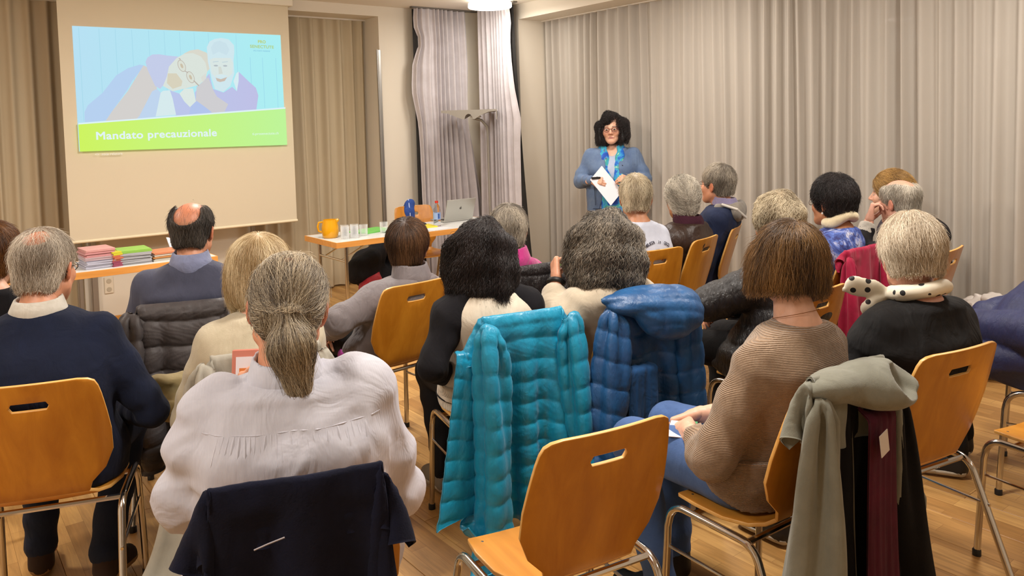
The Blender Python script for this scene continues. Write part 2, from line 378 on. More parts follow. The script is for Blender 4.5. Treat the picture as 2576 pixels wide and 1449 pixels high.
def curtain(name, a, b, z0, z1, pitch, amp, mat, label, seed, flare=0.0, parent=None, jit=.25, group=None, rows=15, edge=None, tilt=0.0):
    """pleated cloth from point a to b (xy), hanging from z1 to z0; pleats tight at the top, softer below"""
    r = np.random.RandomState(seed); a = np.array(a, float); b = np.array(b, float); Ln = np.linalg.norm(b-a); t = (b-a)/Ln; n = np.array([-t[1], t[0]])
    k = max(2, int(Ln/pitch)); cut = np.cumsum(1+jit*(r.rand(k)-.5)*2); cut = np.concatenate([[0], cut])/cut[-1]*Ln
    m = 12; u = np.concatenate([cut[i]+(cut[i+1]-cut[i])*np.arange(m)/m for i in range(k)]+[[Ln]])
    ph = np.concatenate([i+np.arange(m)/m for i in range(k)]+[[k]]); am = 1+.45*(r.rand(k+1)-.5)*2; av = np.interp(ph, np.arange(k+1), am)
    ph2 = np.interp(ph, np.arange(k+1), r.rand(k+1)*.5)
    V = []
    for j in range(rows):
        s = j/(rows-1); z = z1+(z0-z1)*s
        A = amp*(.75+.35*s)
        wave = np.cos(2*PI*(ph+ph2*.35*s))+.28*np.cos(4*PI*ph+1.1+1.3*s+ph2*6)
        if s < .04: wave = np.sign(wave)*np.abs(wave)**.6
        off = A*av*wave+.012*np.sin(ph*.7+3*s+seed)
        sh = (u/Ln-.5)*flare*s**1.4+.010*s*np.sin(ph*1.9+seed)+tilt*s
        if edge is not None:
            sh = sh+np.interp(s, edge[0], edge[1])*np.exp(-(u/Ln)*7)+np.interp(s, edge[0], edge[2])*np.exp(-(1-u/Ln)*7)
        P = a[None]+t[None]*(u+sh)[:, None]+n[None]*off[:, None]
        V.append(np.column_stack([P, np.full(len(u), z)]))
    nu = len(u); V = np.concatenate(V); i = np.arange(nu-1)
    F = np.concatenate([np.column_stack([j*nu+i, j*nu+i+1, (j+1)*nu+i+1, (j+1)*nu+i]) for j in range(rows-1)])
    me = mesh_np(name, V, [F])
    o = link(name, me, mat, parent)
    if parent is None: setp(o, label, 'curtain', group)
    return o
curtain('sheer_curtain', (-1.6, 7.32), (1.12, 7.32), .02, 2.68, .125, .036, SHEER_WARM, 'sheer curtain coloured for warm bounce light, hanging left of the projection screen', 3)
curtain('sheer_curtain', (2.44, 7.31), (3.76, 7.31), .02, 2.675, .125, .034, SHEER_WARM, 'sheer curtain coloured for warm bounce light, filling the niche between screen and white pier', 5)
curtain('sheer_curtain', (5.28, 6.25), (5.28, 3.36), .045, 2.63, .112, .036, SHEER, 'long cream sheer curtain directly behind the standing woman', 11)
curtain('sheer_curtain', (5.28, 3.38), (5.28, -1.6), .045, 2.63, .112, .038, SHEER, 'long cream sheer curtain reaching the right edge, behind the seated audience', 12)
RAIL = plain('rail_white', hexc('#d9d0c2'), .4)
struct('trim_5', MB().box((-2.6, 7.28, 2.675), (3.76, 7.34, 2.69)), RAIL)
struct('trim_6', MB().box((5.25, -2.4, 2.63), (5.31, 6.27, 2.64)), RAIL)
# two stacked blackout curtains in the corner
lc = curtain('blackout_curtain', (4.10, 6.86), (4.72, 6.86), .03, 2.775, .058, .030, LILAC, 'bunched lilac grey blackout curtain on the front wall, left of the corner', 21, .05,
             edge=([0, .06, .12, .2, .3, .42, .5, .7, 1], [0, -.02, .05, -.045, -.07, -.01, .0, .0, .03], [0, 0, 0, 0, -.02, -.04, .0, .08, .1]), jit=.5, rows=30, tilt=.03)
curtain('lining', (4.085, 6.893), (4.70, 6.893), .03, 2.77, .09, .008, DARKLIN, '', 22, .02, lc)
rc = curtain('blackout_curtain', (4.79, 6.74), (4.79, 6.22), .03, 2.775, .056, .028, LILAC, 'bunched lilac grey blackout curtain on the right wall, right of the corner', 23, .22,
             edge=([0, .06, .12, .2, .3, .42, .5, .7, 1], [0]*9, [0, .03, 0, .0, .02, .09, .05, .0, .0]), jit=.5, rows=30, tilt=.05)
curtain('lining', (4.825, 6.72), (4.825, 6.20), .03, 2.77, .09, .008, DARKLIN, '', 24, .34, rc, tilt=.06)
struct('trim_7', MB().box((4.05, 6.83, 2.775), (4.85, 6.875, CZ)).box((4.76, 6.10, 2.775), (4.81, 6.85, CZ)), plain('curtain_track', hexc('#6b655e'), .5))

# ceiling lamp in view
lamp = thing('ceiling_lamp', 'round white glowing ceiling lamp above the corner curtains', 'lamp', (4.52, 6.16, 2.79))
MB().lathe([(.0, 0), (.17, 0), (.17, -.03), (.0, -.03)], n=40).build('canopy', plain('lamp_white', (.8, .8, .78), .4), lamp, True)
MB().lathe([(.195, -.03), (.21, -.035), (.212, -.07), (.205, -.078), (.0, -.08)], n=48).build('diffuser', plain('lamp_diffuser', (.9, .88, .84), .4, emit=(1, .95, .86), es=4), lamp, True)

# wall socket on the panel behind the leaflet table
so = MB().box((1.245, FY-.012, .26), (1.315, FY, .40), .004)
wsock = so.build('wall_socket', plain('socket_white', hexc('#ded2bd'), .4), None, label='double white wall socket on the panel below the leaflet table', cat='socket')
for zc in (.295, .365): MB().lathe([(0, 0), (.02, 0), (.018, -.004), (0, -.004)], n=16).build('outlet', plain('socket_grey', hexc('#b9ad98'), .5), wsock).matrix_local = Matrix.Translation((1.28, FY-.012, zc)) @ Matrix.Rotation(-PI/2, 4, 'X')
# ------------------------------------------------------------------ signed-distance modelling for people and soft things
BIG = .07
def V3(*a): return np.array(a if len(a) == 3 else a[0], float)
def noise3(X, Y, Z, f, seed, n=6):
    r = np.random.RandomState(seed); o = 0
    for i in range(n):
        k = r.normal(size=3); k *= f*(.6+.8*r.rand())/np.linalg.norm(k); o = o+np.sin(k[0]*X+k[1]*Y+k[2]*Z+r.rand()*6.28)
    return o/math.sqrt(n)*1.2

class Field:
    def __init__(s, lo, hi, h):
        s.lo = np.array(lo, float); s.h = h; s.dim = (np.ceil((np.array(hi)-s.lo)/h)+1).astype(int)
        s.a = np.full(s.dim, BIG, np.float32); s.ax = [(s.lo[i]+h*np.arange(s.dim[i])).astype(np.float32) for i in range(3)]
    def sub(s, lo, hi, m=.05):
        i0 = np.clip(np.floor((np.array(lo)-m-s.lo)/s.h).astype(int), 0, s.dim); i1 = np.clip(np.ceil((np.array(hi)+m-s.lo)/s.h).astype(int)+1, 0, s.dim)
        sl = tuple(slice(a, b) for a, b in zip(i0, i1))
        return sl, s.ax[0][sl[0]][:, None, None], s.ax[1][sl[1]][None, :, None], s.ax[2][sl[2]][None, None, :]
    def un(s, sl, d, k):
        a = s.a[sl]
        if k > 0:
            t = np.clip(.5+.5*(a-d)/k, 0, 1); s.a[sl] = a+(d-a)*t-k*t*(1-t)
        else: s.a[sl] = np.minimum(a, d)
    def cut(s, sl, d, k=.01):
        a = s.a[sl]; d = -d; t = np.clip(.5-.5*(a-d)/k, 0, 1); s.a[sl] = a+(d-a)*t+k*t*(1-t)
    def cone(s, a, b, ra, rb, k=.02, quilt=None, wr=None, flat=None, neg=False):
        a, b = V3(a), V3(b); rm = max(ra, rb)
        sl, X, Y, Z = s.sub(np.minimum(a, b)-rm, np.maximum(a, b)+rm)
        ba = b-a; px, py, pz = X-a[0], Y-a[1], Z-a[2]; Ln = math.sqrt(ba@ba)+1e-9
        t = np.clip((px*ba[0]+py*ba[1]+pz*ba[2])/(Ln*Ln), 0, 1)
        qx, qy, qz = px-t*ba[0], py-t*ba[1], pz-t*ba[2]
        if flat is not None:
            n, sc = V3(flat[0]), flat[1]; n = n/np.linalg.norm(n); dn = qx*n[0]+qy*n[1]+qz*n[2]
            qx, qy, qz = qx+(sc-1)*dn*n[0], qy+(sc-1)*dn*n[1], qz+(sc-1)*dn*n[2]
        d = np.sqrt(qx*qx+qy*qy+qz*qz)-(ra+(rb-ra)*t)
        if quilt: d = d-quilt[1]*np.sqrt(np.abs(np.sin(PI*t*Ln/quilt[0])))+quilt[1]*.6
        if wr: d = d-wr[0]*np.sin(t*Ln*wr[1]+noise3(X, Y, Z, 14, wr[2])*1.8)
        (s.cut if neg else s.un)(sl, d, k)
    def ell(s, c, r, k=.02, R=None, neg=False):
        c, r = V3(c), V3(r); rm = max(r) if R is not None else r
        sl, X, Y, Z = s.sub(c-rm, c+rm); x, y, z = X-c[0], Y-c[1], Z-c[2]
        if R is not None: x, y, z = x*R[0][0]+y*R[1][0]+z*R[2][0], x*R[0][1]+y*R[1][1]+z*R[2][1], x*R[0][2]+y*R[1][2]+z*R[2][2]
        k0 = np.sqrt((x/r[0])**2+(y/r[1])**2+(z/r[2])**2); k1 = np.sqrt((x/r[0]**2)**2+(y/r[1]**2)**2+(z/r[2]**2)**2)+1e-6
        d = k0*(k0-1)/k1
        (s.cut if neg else s.un)(sl, d, k)
    def loft(s, rows, k=.02, p=2.3, quilt=None, back=None):
        """rows: (z, cx, cy, a, b) ascending z; ellipse-like sections"""
        R = np.array(rows, float); A = R[:, 3].max(); B = R[:, 4].max()
        sl, X, Y, Z = s.sub((R[:, 1].min()-A, R[:, 2].min()-B, R[0, 0]), (R[:, 1].max()+A, R[:, 2].max()+B, R[-1, 0]))
        z = Z.ravel(); g = lambda i: smooth_interp(z, R[:, 0], R[:, i])[None, None, :]
        cx, cy, a, b = g(1), g(2), g(3), g(4)
        x, y = np.abs(X-cx)/a, np.abs(Y-cy)/b
        d = ((x**p+y**p)**(1/p)-1)*np.minimum(a, b)
        if quilt: d = d-quilt[1]*np.sqrt(np.abs(np.sin(PI*(Z+.04*X)/quilt[0])))+quilt[1]*.6
        e = .02
        d = np.maximum(d, np.maximum(Z-R[-1, 0], R[0, 0]-Z))
        s.un(sl, d.astype(np.float32), k)
    def half(s, n, c):            # keep the side where n.p < c
        n = V3(n); X, Y, Z = s.ax[0][:, None, None], s.ax[1][None, :, None], s.ax[2][None, None, :]
        s.a = np.maximum(s.a, (n[0]*X+n[1]*Y+n[2]*Z-c).astype(np.float32))
    def disp(s, fn):
        X, Y, Z = s.ax[0][:, None, None], s.ax[1][None, :, None], s.ax[2][None, None, :]
        s.a = (s.a+fn(X, Y, Z)).astype(np.float32)
    def xyz(s): return s.ax[0][:, None, None], s.ax[1][None, :, None], s.ax[2][None, None, :]
    def polys(s, adapt=0.0):
        a = np.minimum(s.a, BIG).astype(np.float32)
        for i in range(3):          # keep the surface off the border
            sl = [slice(None)]*3
            for e in (0, -1): sl[i] = e; a[tuple(sl)] = np.maximum(a[tuple(sl)], .002)
        g = openvdb.FloatGrid(BIG); g.copyFromArray(np.ascontiguousarray(a)); g.transform = openvdb.createLinearTransform(voxelSize=s.h)
        p, t, q = g.convertToPolygons(0.0, adapt)
        return np.asarray(p, float)+s.lo, np.asarray(t, int).reshape(-1, 3)[:, ::-1], np.asarray(q, int).reshape(-1, 4)[:, ::-1]
    def sample(s, P):
        q = (P-s.lo)/s.h; q = np.clip(q, 0, s.dim-1.001); i = q.astype(int); f = q-i; o = 0
        for dx in (0, 1):
            for dy in (0, 1):
                for dz in (0, 1):
                    wgt = (f[:, 0] if dx else 1-f[:, 0])*(f[:, 1] if dy else 1-f[:, 1])*(f[:, 2] if dz else 1-f[:, 2])
                    o = o+wgt*s.a[i[:, 0]+dx, i[:, 1]+dy, i[:, 2]+dz]
        return o
    def grad(s, P):
        e = s.h*1.2; g = np.stack([s.sample(P+V3(*v)*e)-s.sample(P-V3(*v)*e) for v in ((1, 0, 0), (0, 1, 0), (0, 0, 1))], 1)
        return g/(np.linalg.norm(g, axis=1, keepdims=True)+1e-9)
    def mesh(s, name, adapt=0.0):
        p, t, q = s.polys(adapt); return mesh_np(name, p, [q, t])

def smooth_interp(x, xp, fp):
    """monotone-ish cubic (Catmull-Rom tangents) interpolation"""
    xp, fp = np.asarray(xp, float), np.asarray(fp, float); m = np.gradient(fp, xp)
    x = np.clip(x, xp[0], xp[-1]); i = np.clip(np.searchsorted(xp, x)-1, 0, len(xp)-2); h = xp[i+1]-xp[i]; t = (x-xp[i])/h
    return (2*t**3-3*t**2+1)*fp[i]+(t**3-2*t**2+t)*h*m[i]+(-2*t**3+3*t**2)*fp[i+1]+(t**3-t**2)*h*m[i+1]

def rot(yaw, pitch=0, roll=0):
    """yaw clockwise from +Y seen from above (degrees), pitch up, roll to the right"""
    return np.array(Matrix.Rotation(-math.radians(yaw), 3, 'Z') @ Matrix.Rotation(math.radians(pitch), 3, 'X') @ Matrix.Rotation(math.radians(roll), 3, 'Y'))

# ------------------------------------------------------------------ heads, hands, hair
def head_field(h=.005, sex='m', sc=1.0):
    F = Field((-.125, -.15, -.2), (.125, .15, .17), h)
    fw = .94 if sex == 'f' else 1.0
    F.ell((0, -.014, .038), (.077, .098, .086), 0)
    F.ell((0, .028, -.035), (.062*fw, .064, .083), .03)
    for s in (-1, 1):
        F.cone((s*.05*fw, .0, -.058), (s*.014, .066, -.098), .026, .022, .025)
        F.ell((s*.036, .058, -.028), (.03, .03, .03), .02)
    F.ell((0, .074, -.098), (.022, .019, .019), .02)
    F.cone((-.036, .080, .02), (.036, .080, .02), .012, .012, .014)
    F.cone((0, .088, .012), (0, .110, -.030), .008, .0115, .012)
    for s in (-1, 1): F.ell((s*.012, .100, -.034), (.009, .010, .008), .006)
    for s in (-1, 1): F.ell((s*.031, .098, -.001), (.018, .016, .013), .012, neg=True)
    for s in (-1, 1): F.ell((s*.031, .076, -.001), (.0150, .0145, .0135), .003)
    F.cone((-.02, .088, -.064), (.02, .088, -.064), .006, .006, .005); F.cone((-.017, .087, -.074), (.017, .087, -.074), .007, .007, .005)
    F.cone((-.022, .098, -.0695), (.022, .098, -.0695), .0022, .0022, .002, neg=True)
    for s in (-1, 1):
        Re = rot(-s*22, 8, s*8)
        F.ell((s*.082, -.012, -.008), (.008, .020, .033), .008, Re)
        F.ell((s*.090, -.008, -.006), (.006, .011, .020), .005, Re, neg=True)
    F.cone((0, -.028, -.06), (0, -.045, -.20), .056 if sex == 'm' else .049, .060 if sex == 'm' else .051, .02)
    return F
_hp = {}
def head_polys(sex, h):
    if (sex, h) not in _hp: _hp[(sex, h)] = head_field(h, sex).polys()
    return _hp[(sex, h)]

def head_tint(p, skin, lips, brow=None, redtop=0.0, beard=None, lashes=True):
    c = np.tile(np.array(skin, float), (len(p), 1))
    x, y, z = p.T
    def bl(mask, col): c[:] = c*(1-mask[:, None])+np.array(col)*mask[:, None]
    g = lambda d, r: np.clip(1-d/r, 0, 1)
    red = mul(skin, 1); red = (skin[0]*1.02, skin[1]*.72, skin[2]*.66)
    bl(.55*g(np.hypot(np.abs(x)-.038, z+.028), .035)*(y > .03), red); bl(.6*g(np.hypot(x, z+.032), .02)*(y > .08), red)
    bl(.75*(np.abs(x) > .076)*(np.abs(z+.008) < .05), red)
    if redtop: bl(redtop*g(np.hypot(x, y+.05)*.8, .09)*(z > .05), red)
    m = np.clip(1.12-np.sqrt((x/.022)**2+((z+.0695)/.0105)**2), 0, 1)*(y > .075); bl(np.clip(m*3, 0, 1)*.7, lips); bl(np.clip(1.4-np.sqrt((x/.018)**2+((z+.0695)/.0018)**2), 0, 1)*(y > .075)*.8, (.10, .03, .03))
    if brow is not None:
        bz = .024-.10*(np.abs(x)-.032)**2*60; m = np.clip(1.3-np.abs(z-bz)/.0055, 0, 1)*(np.abs(np.abs(x)-.034) < .02)*(y > .05); bl(m*.85, brow)
    if beard is not None: bl(.5*np.clip((-.05-z)/.02, 0, 1)*(y > .0)*(z > -.13), beard)
    # eyes: white, iris, pupil and lid line, on the eyeball bulge
    for s in (-1, 1):
        dx, dz = x-s*.031, z+.001; e = np.sqrt((dx/.0125)**2+(dz/.0062)**2)
        mk = (y > .078)
        bl(np.clip(1.55-e, 0, 1)*mk*.75, (.05, .03, .025)); bl(np.clip((1.0-e)*6, 0, 1)*mk, (.62, .60, .57))
        r2 = np.hypot(dx, dz); bl((np.clip((.0062-r2)/.001, 0, 1))*np.clip((1.0-e)*6, 0, 1)*mk, (.045, .025, .015))
    return c

def hand_field(W, d, nrm, side, curl=.5, spread=1.0, h=.004, sc=1.0):
    """W wrist, d direction of the fingers, nrm back-of-hand direction, side +1 right hand"""
    W, d, nrm = V3(W), V3(d), V3(nrm); d = d/np.linalg.norm(d); nrm = nrm-d*(nrm@d); nrm /= np.linalg.norm(nrm); lat = np.cross(d, nrm)*side   # towards the thumb
    F = Field(W-.21, W+.21, h); P = lambda a, b, c: W+sc*(a*d+b*lat+c*nrm)
    for b in (-.028, -.01, .01, .028): F.cone(P(.01, b*.6, 0), P(.088, b, 0), .016*sc, .0115*sc, .012)
    F.cone(P(-.05, 0, 0), P(.02, 0, 0), .026*sc, .024*sc, .015, flat=(nrm, 1.25))
    Ls = [(.030, .040, .024, .020, .0092), (.010, .045, .028, .022, .0096), (-.010, .041, .026, .021, .0092), (-.029, .032, .020, .018, .0082)]
    for i, (b, l1, l2, l3, r) in enumerate(Ls):
        c = curl*(1+.12*i); p = P(.086-.004*abs(i-1), b, 0); ang = -.25*c
        dirb = b*3.2*spread
        for j, l in enumerate((l1, l2, l3)):
            ang -= c*(.75, .95, .6)[j]; dv = math.cos(ang)*(d+lat*dirb*.6)+math.sin(ang)*nrm; dv /= np.linalg.norm(dv); q = p+dv*l*sc; F.cone(p, q, (r-.0008*j)*sc, (r-.0008*(j+1))*sc, .003); p = q
    p = P(.018, .026, -.006); t1 = P(.048, .052, -.018-.012*curl); t2 = P(.078, .058-.02*curl, -.026-.03*curl); t3 = P(.1, .054-.03*curl, -.03-.045*curl)
    F.cone(p, t1, .015*sc, .0115*sc, .008); F.cone(t1, t2, .0112*sc, .0098*sc, .003); F.cone(t2, t3, .0098*sc, .0078*sc, .003)
    return F

# hair: a shell plus strands that follow it
def hair_shell(st):
    """head-local hair volume; st: dict of style numbers"""
    k = st['kind']; h = st.get('h', .006)
    F = Field((-.24, -.27, -.36), (.24, .17, .24), h); t = st.get('t', .012)
    lo = st.get('low', -.075)
    if k == 'short':
        F.ell((0, -.018, .040+t*.3), (.078+t, .099+t, .086+t+st.get('top', 0)), 0)
        F.ell((0, -.058, -.035), (.058+t*.6, .05+t*.5, .055), .03)
    elif k == 'bob':
        F.ell((0, -.022, .038), (.098+t, .115+t, .100+t), 0)
        F.ell((0, -.03, -.045), (.098+t, .098+t, .085), .05)
        for s in (-1, 1): F.ell((s*.085, .03, -.05), (.022+t*.5, .05, .075), .04)
    elif k == 'long':
        e = st.get('wide', 0)
        F.ell((0, -.03, .03), (.112+t+e*.4, .120+t, .107+t), 0)
        F.ell((0, -.045, -.09), (.118+t+e, .095+t, .13), .06)
        for s in (-1, 1): F.ell((s*(.095+e*.5), .015, -.06), (.032+t, .055, .10), .05)
    elif k == 'tail':
        F.ell((0, -.018, .040), (.082, .104, .091), 0)
        F.ell((0, -.07, -.01), (.062, .055, .055), .04)
        a = V3(st['knot']); b = V3(st['tail'])
        F.ell(a, (.020, .020, .018), .012); m = a*.55+b*.45+V3(0, -.02, 0); F.cone(a, m, .018, .042, .015, flat=((0, 1, 0), 1.35)); F.cone(m, b, .042, .022, .02, flat=((0, 1, 0), 1.35))
    if k != 'tail' or True:
        fr = st.get('front', 0.0)
        if not st.get('oval'): F.ell((0, .145, -.045+st.get('fringe', 0)), (.086+fr, .125, .118), .012, neg=True)
        if st.get('oval'):
            X, Y, Z = F.xyz(); d = np.maximum((np.sqrt((X/.077)**2+(np.maximum(Z+.022, 0)/.110)**2)-1)*.077, .018-Y).astype(np.float32)+0*F.a; F.cut((slice(None),)*3, d, .014)
        if st.get('ears', True):
            for s in (-1, 1): F.ell((s*.095, .004, -.022), (.035, .027, .045), .012, neg=True)
    if st.get('bald'):
        for c, r in st['bald']: F.ell(c, r, .02, neg=True)
    if k != 'tail':
        X, Y, Z = F.xyz(); wav = st.get('ragged', .006)*noise3(X, Y, Z*0, 60, 5)
        F.a = np.maximum(F.a, (lo+wav-Z-.25*np.clip(Y+.02, -.1, .1)).astype(np.float32))
    else:
        X, Y, Z = F.xyz(); F.a = np.maximum(F.a, np.where(Y > -.075, -.065-Z, -1).astype(np.float32))
    if st.get('lump'):
        F.disp(lambda X, Y, Z: -st['lump']*noise3(X, Y, Z, st.get('lumpf', 55), 3))
    return F

def hair_strands(F, st, seed, n, R, off):
    """strand curves on the shell F (head-local), returned in body-local coordinates"""
    if st.get('bald'): F = hair_shell({k: v for k, v in st.items() if k != 'bald'})
    r = np.random.RandomState(seed); p, t, q = F.polys()
    P = p[r.randint(0, len(p), n*2)]
    lo = st.get('low', -.075)
    keep = (P[:, 2] > lo+.012)
    for c, rr_ in st.get('bald', ()): keep &= (((P-V3(c))/V3(rr_)/1.06)**2).sum(1) > np.where(r.rand(len(P)) < st.get('thin', 0), -1, 1)

    inside = F.grad(P); keep &= ~((inside[:, 2] < -.75)); keep &= ~((inside[:, 1] > .55) & (P[:, 2] < .05) & (P[:, 1] > .02))
    P = P[keep][:n]; n = len(P)
    steps = st.get('steps', 8); length = st.get('len', .07)*(.6+.8*r.rand(n)); ds = (length/steps)[:, None]
    flow = st.get('flow', 'crown'); C = V3(st.get('crown', (0, -.045, .13))); lift = st.get('lift', .003); curl = st.get('curl', 0); 
    jitter = r.normal(size=(n, 3))*st.get('jit', .25); ph = r.rand(n)*6.28; fq = st.get('cf', 60)*(.7+.6*r.rand(n)); hgt = lift*(.3+1.4*r.rand(n)); tipl = max(.004, st.get('tip', .0))*r.rand(n)+(r.rand(n) < .07)*.010
    K = V3(st['knot']) if 'knot' in st else None; T = V3(st['tail']) if 'tail' in st else None
    out = [P.copy()]; pos = P+F.grad(P)*hgt[:, None]*.4; out[0] = pos.copy(); fell = np.zeros(n, bool)
    for i in range(1, steps+1):
        nr = F.grad(pos)
        if flow == 'crown': d = pos-C; d = d/(np.linalg.norm(d, axis=1, keepdims=True)+1e-6)+V3(st.get('grav', (0, 0, -.5)))
        elif flow == 'back': d = np.tile(V3(st.get('dir', (0, -1, -.35))), (n, 1))
        elif flow == 'knot':
            on = (pos[:, 2] < K[2]+.008) & (pos[:, 1] < K[1]+.004) & (np.linalg.norm(pos-K, axis=1) < .3) & (np.abs(pos[:, 0]-K[0]) < .06) & (pos[:, 1] < -.095)
            d = K-pos; d = d/(np.linalg.norm(d, axis=1, keepdims=True)+1e-6); dt = (T-K)/np.linalg.norm(T-K); d[on] = dt+(pos[on]-K)*V3(2.5, 0, 0)
        d = d+jitter*(.5+i/steps)
        d = d-nr*(d*nr).sum(1, keepdims=True)*(~fell)[:, None]; d /= np.linalg.norm(d, axis=1, keepdims=True)+1e-6
        if curl:
            side = np.cross(nr, d); a = ph+fq*ds[:, 0]*i; d = d+curl*(side*np.cos(a)[:, None]+nr*np.sin(a)[:, None]*.8); 
        pos = pos+d*ds*np.where(fell, .12, 1.0)[:, None]
        s = F.sample(pos); want = hgt+tipl*(i/steps)**2+(curl*.006*np.sin(ph+fq*ds[:, 0]*i) if curl else 0)
        edge = pos[:, 2] < lo-.25*np.clip(pos[:, 1]+.02, -.1, .1)+.010
        fell = fell | edge
        nr = F.grad(pos); pos = np.where(fell[:, None], pos+V3(0, 0, -.0)+jitter*.002, pos-nr*(s-want)[:, None]*.85)
        out.append(pos.copy())
    A = np.stack(out, 1)                                   # n, steps+1, 3
    return A@R.T+off

def hair_curves(name, A, rad, mat, parent, seed, shade=None):
    n, m, _ = A.shape
    hc = bpy.data.hair_curves.new(name); hc.add_curves([m]*n)
    hc.attributes['position'].data.foreach_set('vector', A.astype(np.float32).ravel()) if 'position' in hc.attributes else hc.position_data.foreach_set('vector', A.astype(np.float32).ravel())
    ra = hc.attributes.new('radius', 'FLOAT', 'POINT') if 'radius' not in hc.attributes else hc.attributes['radius']
    rr = rad*np.concatenate([np.ones(m-3), [.85, .6, .25]]); ra.data.foreach_set('value', np.tile(rr, n).astype(np.float32))
    sh = hc.attributes.new('shade', 'FLOAT', 'CURVE'); r = np.random.RandomState(seed)
    rt = A[:, 1, :].T; v = np.clip(.5+.17*noise3(rt[0], rt[1], rt[2]*.5, 70, seed)+.20*r.normal(size=n), 0, 1)
    sh.data.foreach_set('value', v.astype(np.float32))
    o = bpy.data.objects.new(name, hc); COL.objects.link(o); hc.materials.append(mat); o.parent = parent; o['kind'] = 'stuff'; return o

def add_tint(me, cols):
    a = me.color_attributes.new('tint', 'FLOAT_COLOR', 'POINT'); c = np.ones((len(me.vertices), 4), np.float32); c[:, :3] = cols[:len(me.vertices)]; a.data.foreach_set('color', c.ravel())

SKIN = tint_mat('skin', .48, .0)
SK = dict(fair=hexc('#d9a88d'), mid=hexc('#c98f70'), ruddy=hexc('#cd9070'), tan=hexc('#b57d5b'), pink=hexc('#d69f88'))
LENS = plain('spectacle_lens', (1, 1, 1), .02, 0, .5, 1.0, 1.1)

def local(M, p): return np.array(M @ Vector(p))

def glasses(root, R, off, mat, rim=.0013):
    g = MB()
    P = lambda x, y, z: R@V3(x, y, z)+off
    for s in (-1, 1):
        g.tube([P(s*.033+.023*math.cos(a), .104-.004*abs(math.cos(a)), -.003+.0165*math.sin(a)) for a in np.linspace(0, 2*PI, 24, endpoint=False)], rim, 6, closed=True)
        g.tube([P(s*.056, .100, .002), P(s*.074, .07, .004), P(s*.083, -.005, .006), P(s*.083, -.03, -.012)], rim*1.1, 6)
    g.tube([P(-.011, .104, .002), P(0, .107, .005), P(.011, .104, .002)], rim, 6)
    o = g.build('glasses', mat, root, True)
    for s in (-1, 1):
        l = MB(); pts = [P(s*.033+.022*math.cos(a), .104-.004*abs(math.cos(a)), -.003+.0158*math.sin(a)) for a in np.linspace(0, 2*PI, 20, endpoint=False)]
        n = R@V3(0, .0012, 0); l.add([p for p in pts]+[p+n for p in pts], [tuple(range(20))[::-1], tuple(range(20, 40))]+[(i, (i+1) % 20, 20+(i+1) % 20, 20+i) for i in range(20)])
        l.build('lens', LENS, o)
    return o

def shoe_mesh(name, heel, toe, mat, sole, root, r=.042):
    heel, toe = V3(heel), V3(toe); lo = np.minimum(heel, toe)-.09; hi = np.maximum(heel, toe)+.13
    F = Field(lo, hi, .008); d = (toe-heel)/np.linalg.norm(toe-heel)
    F.cone(heel+V3(0, 0, .005), toe, r*.92, r*.86, .02, flat=((0, 0, 1), .95)); F.cone(heel+V3(0, 0, .0), heel+V3(0, 0, .06)-d*.0, r*.9, r*.92, .02); F.cone(heel+d*.07+V3(0, 0, .03), heel+V3(0, 0, .05), r*.75, r*.8, .02)
    F.half((0, 0, -1), -(min(heel[2], toe[2])-r*.62)); o = link(name, F.mesh(name, .1), mat, root)
    G = Field(lo, hi, .008); z0 = min(heel[2], toe[2])-r*.62; G.cone(heel, toe, r*1.02, r*.96, 0); X, Y, Z = G.xyz(); G.a = np.maximum(G.a, np.maximum(Z-(z0+.02), (z0-.006)-Z).astype(np.float32))
    link('sole', G.mesh('sole', .1), sole, o); return o

def torso_rows(N_, sw, g=1.0, dep=1.0, hips=1.0, slump=0.0, c=0.0, zlow=.46, pad=.0, shup=0.0):
    """sections of a seated torso up to the neck base N_; c = cloth thickness"""
    nx, ny, nz = N_; Ht = nz-.46
    R = []
    def row(f, a, b, dy=0.0):
        z = .46+Ht*f; cx = nx*f**1.5; cy = .015+(ny-.015)*f**1.8-.055*math.sin(PI*min(1, f*1.15))*(1-slump)
        yb = float(np.interp(z, [.46, .5, .55, .61, .68, .74, .80, .88, .97], [-.10, -.112, -.13, -.147, -.169, -.187, -.205, -.225, -.5]))+pad
        R.append((z, cx, max(cy+dy, yb+b*dep+.03), a+c, b*dep+c))
    row(0, .185*hips, .15); row(.18, .19*hips*g, .145*g); row(.40, .165*g, .125*g); row(.60, sw*.98+.01, .125*(g*.5+.5)); row(.76, sw+.012, .118); row(.85, sw-.008, .100); row(.92, sw*(.72+shup*5), .082); row(.965, .088+shup*.8, .068); row(1.0, .062, .058)
    if zlow < .46: R.insert(0, (zlow, 0, .02, R[0][3]+.01, R[0][4]+.005))
    return R

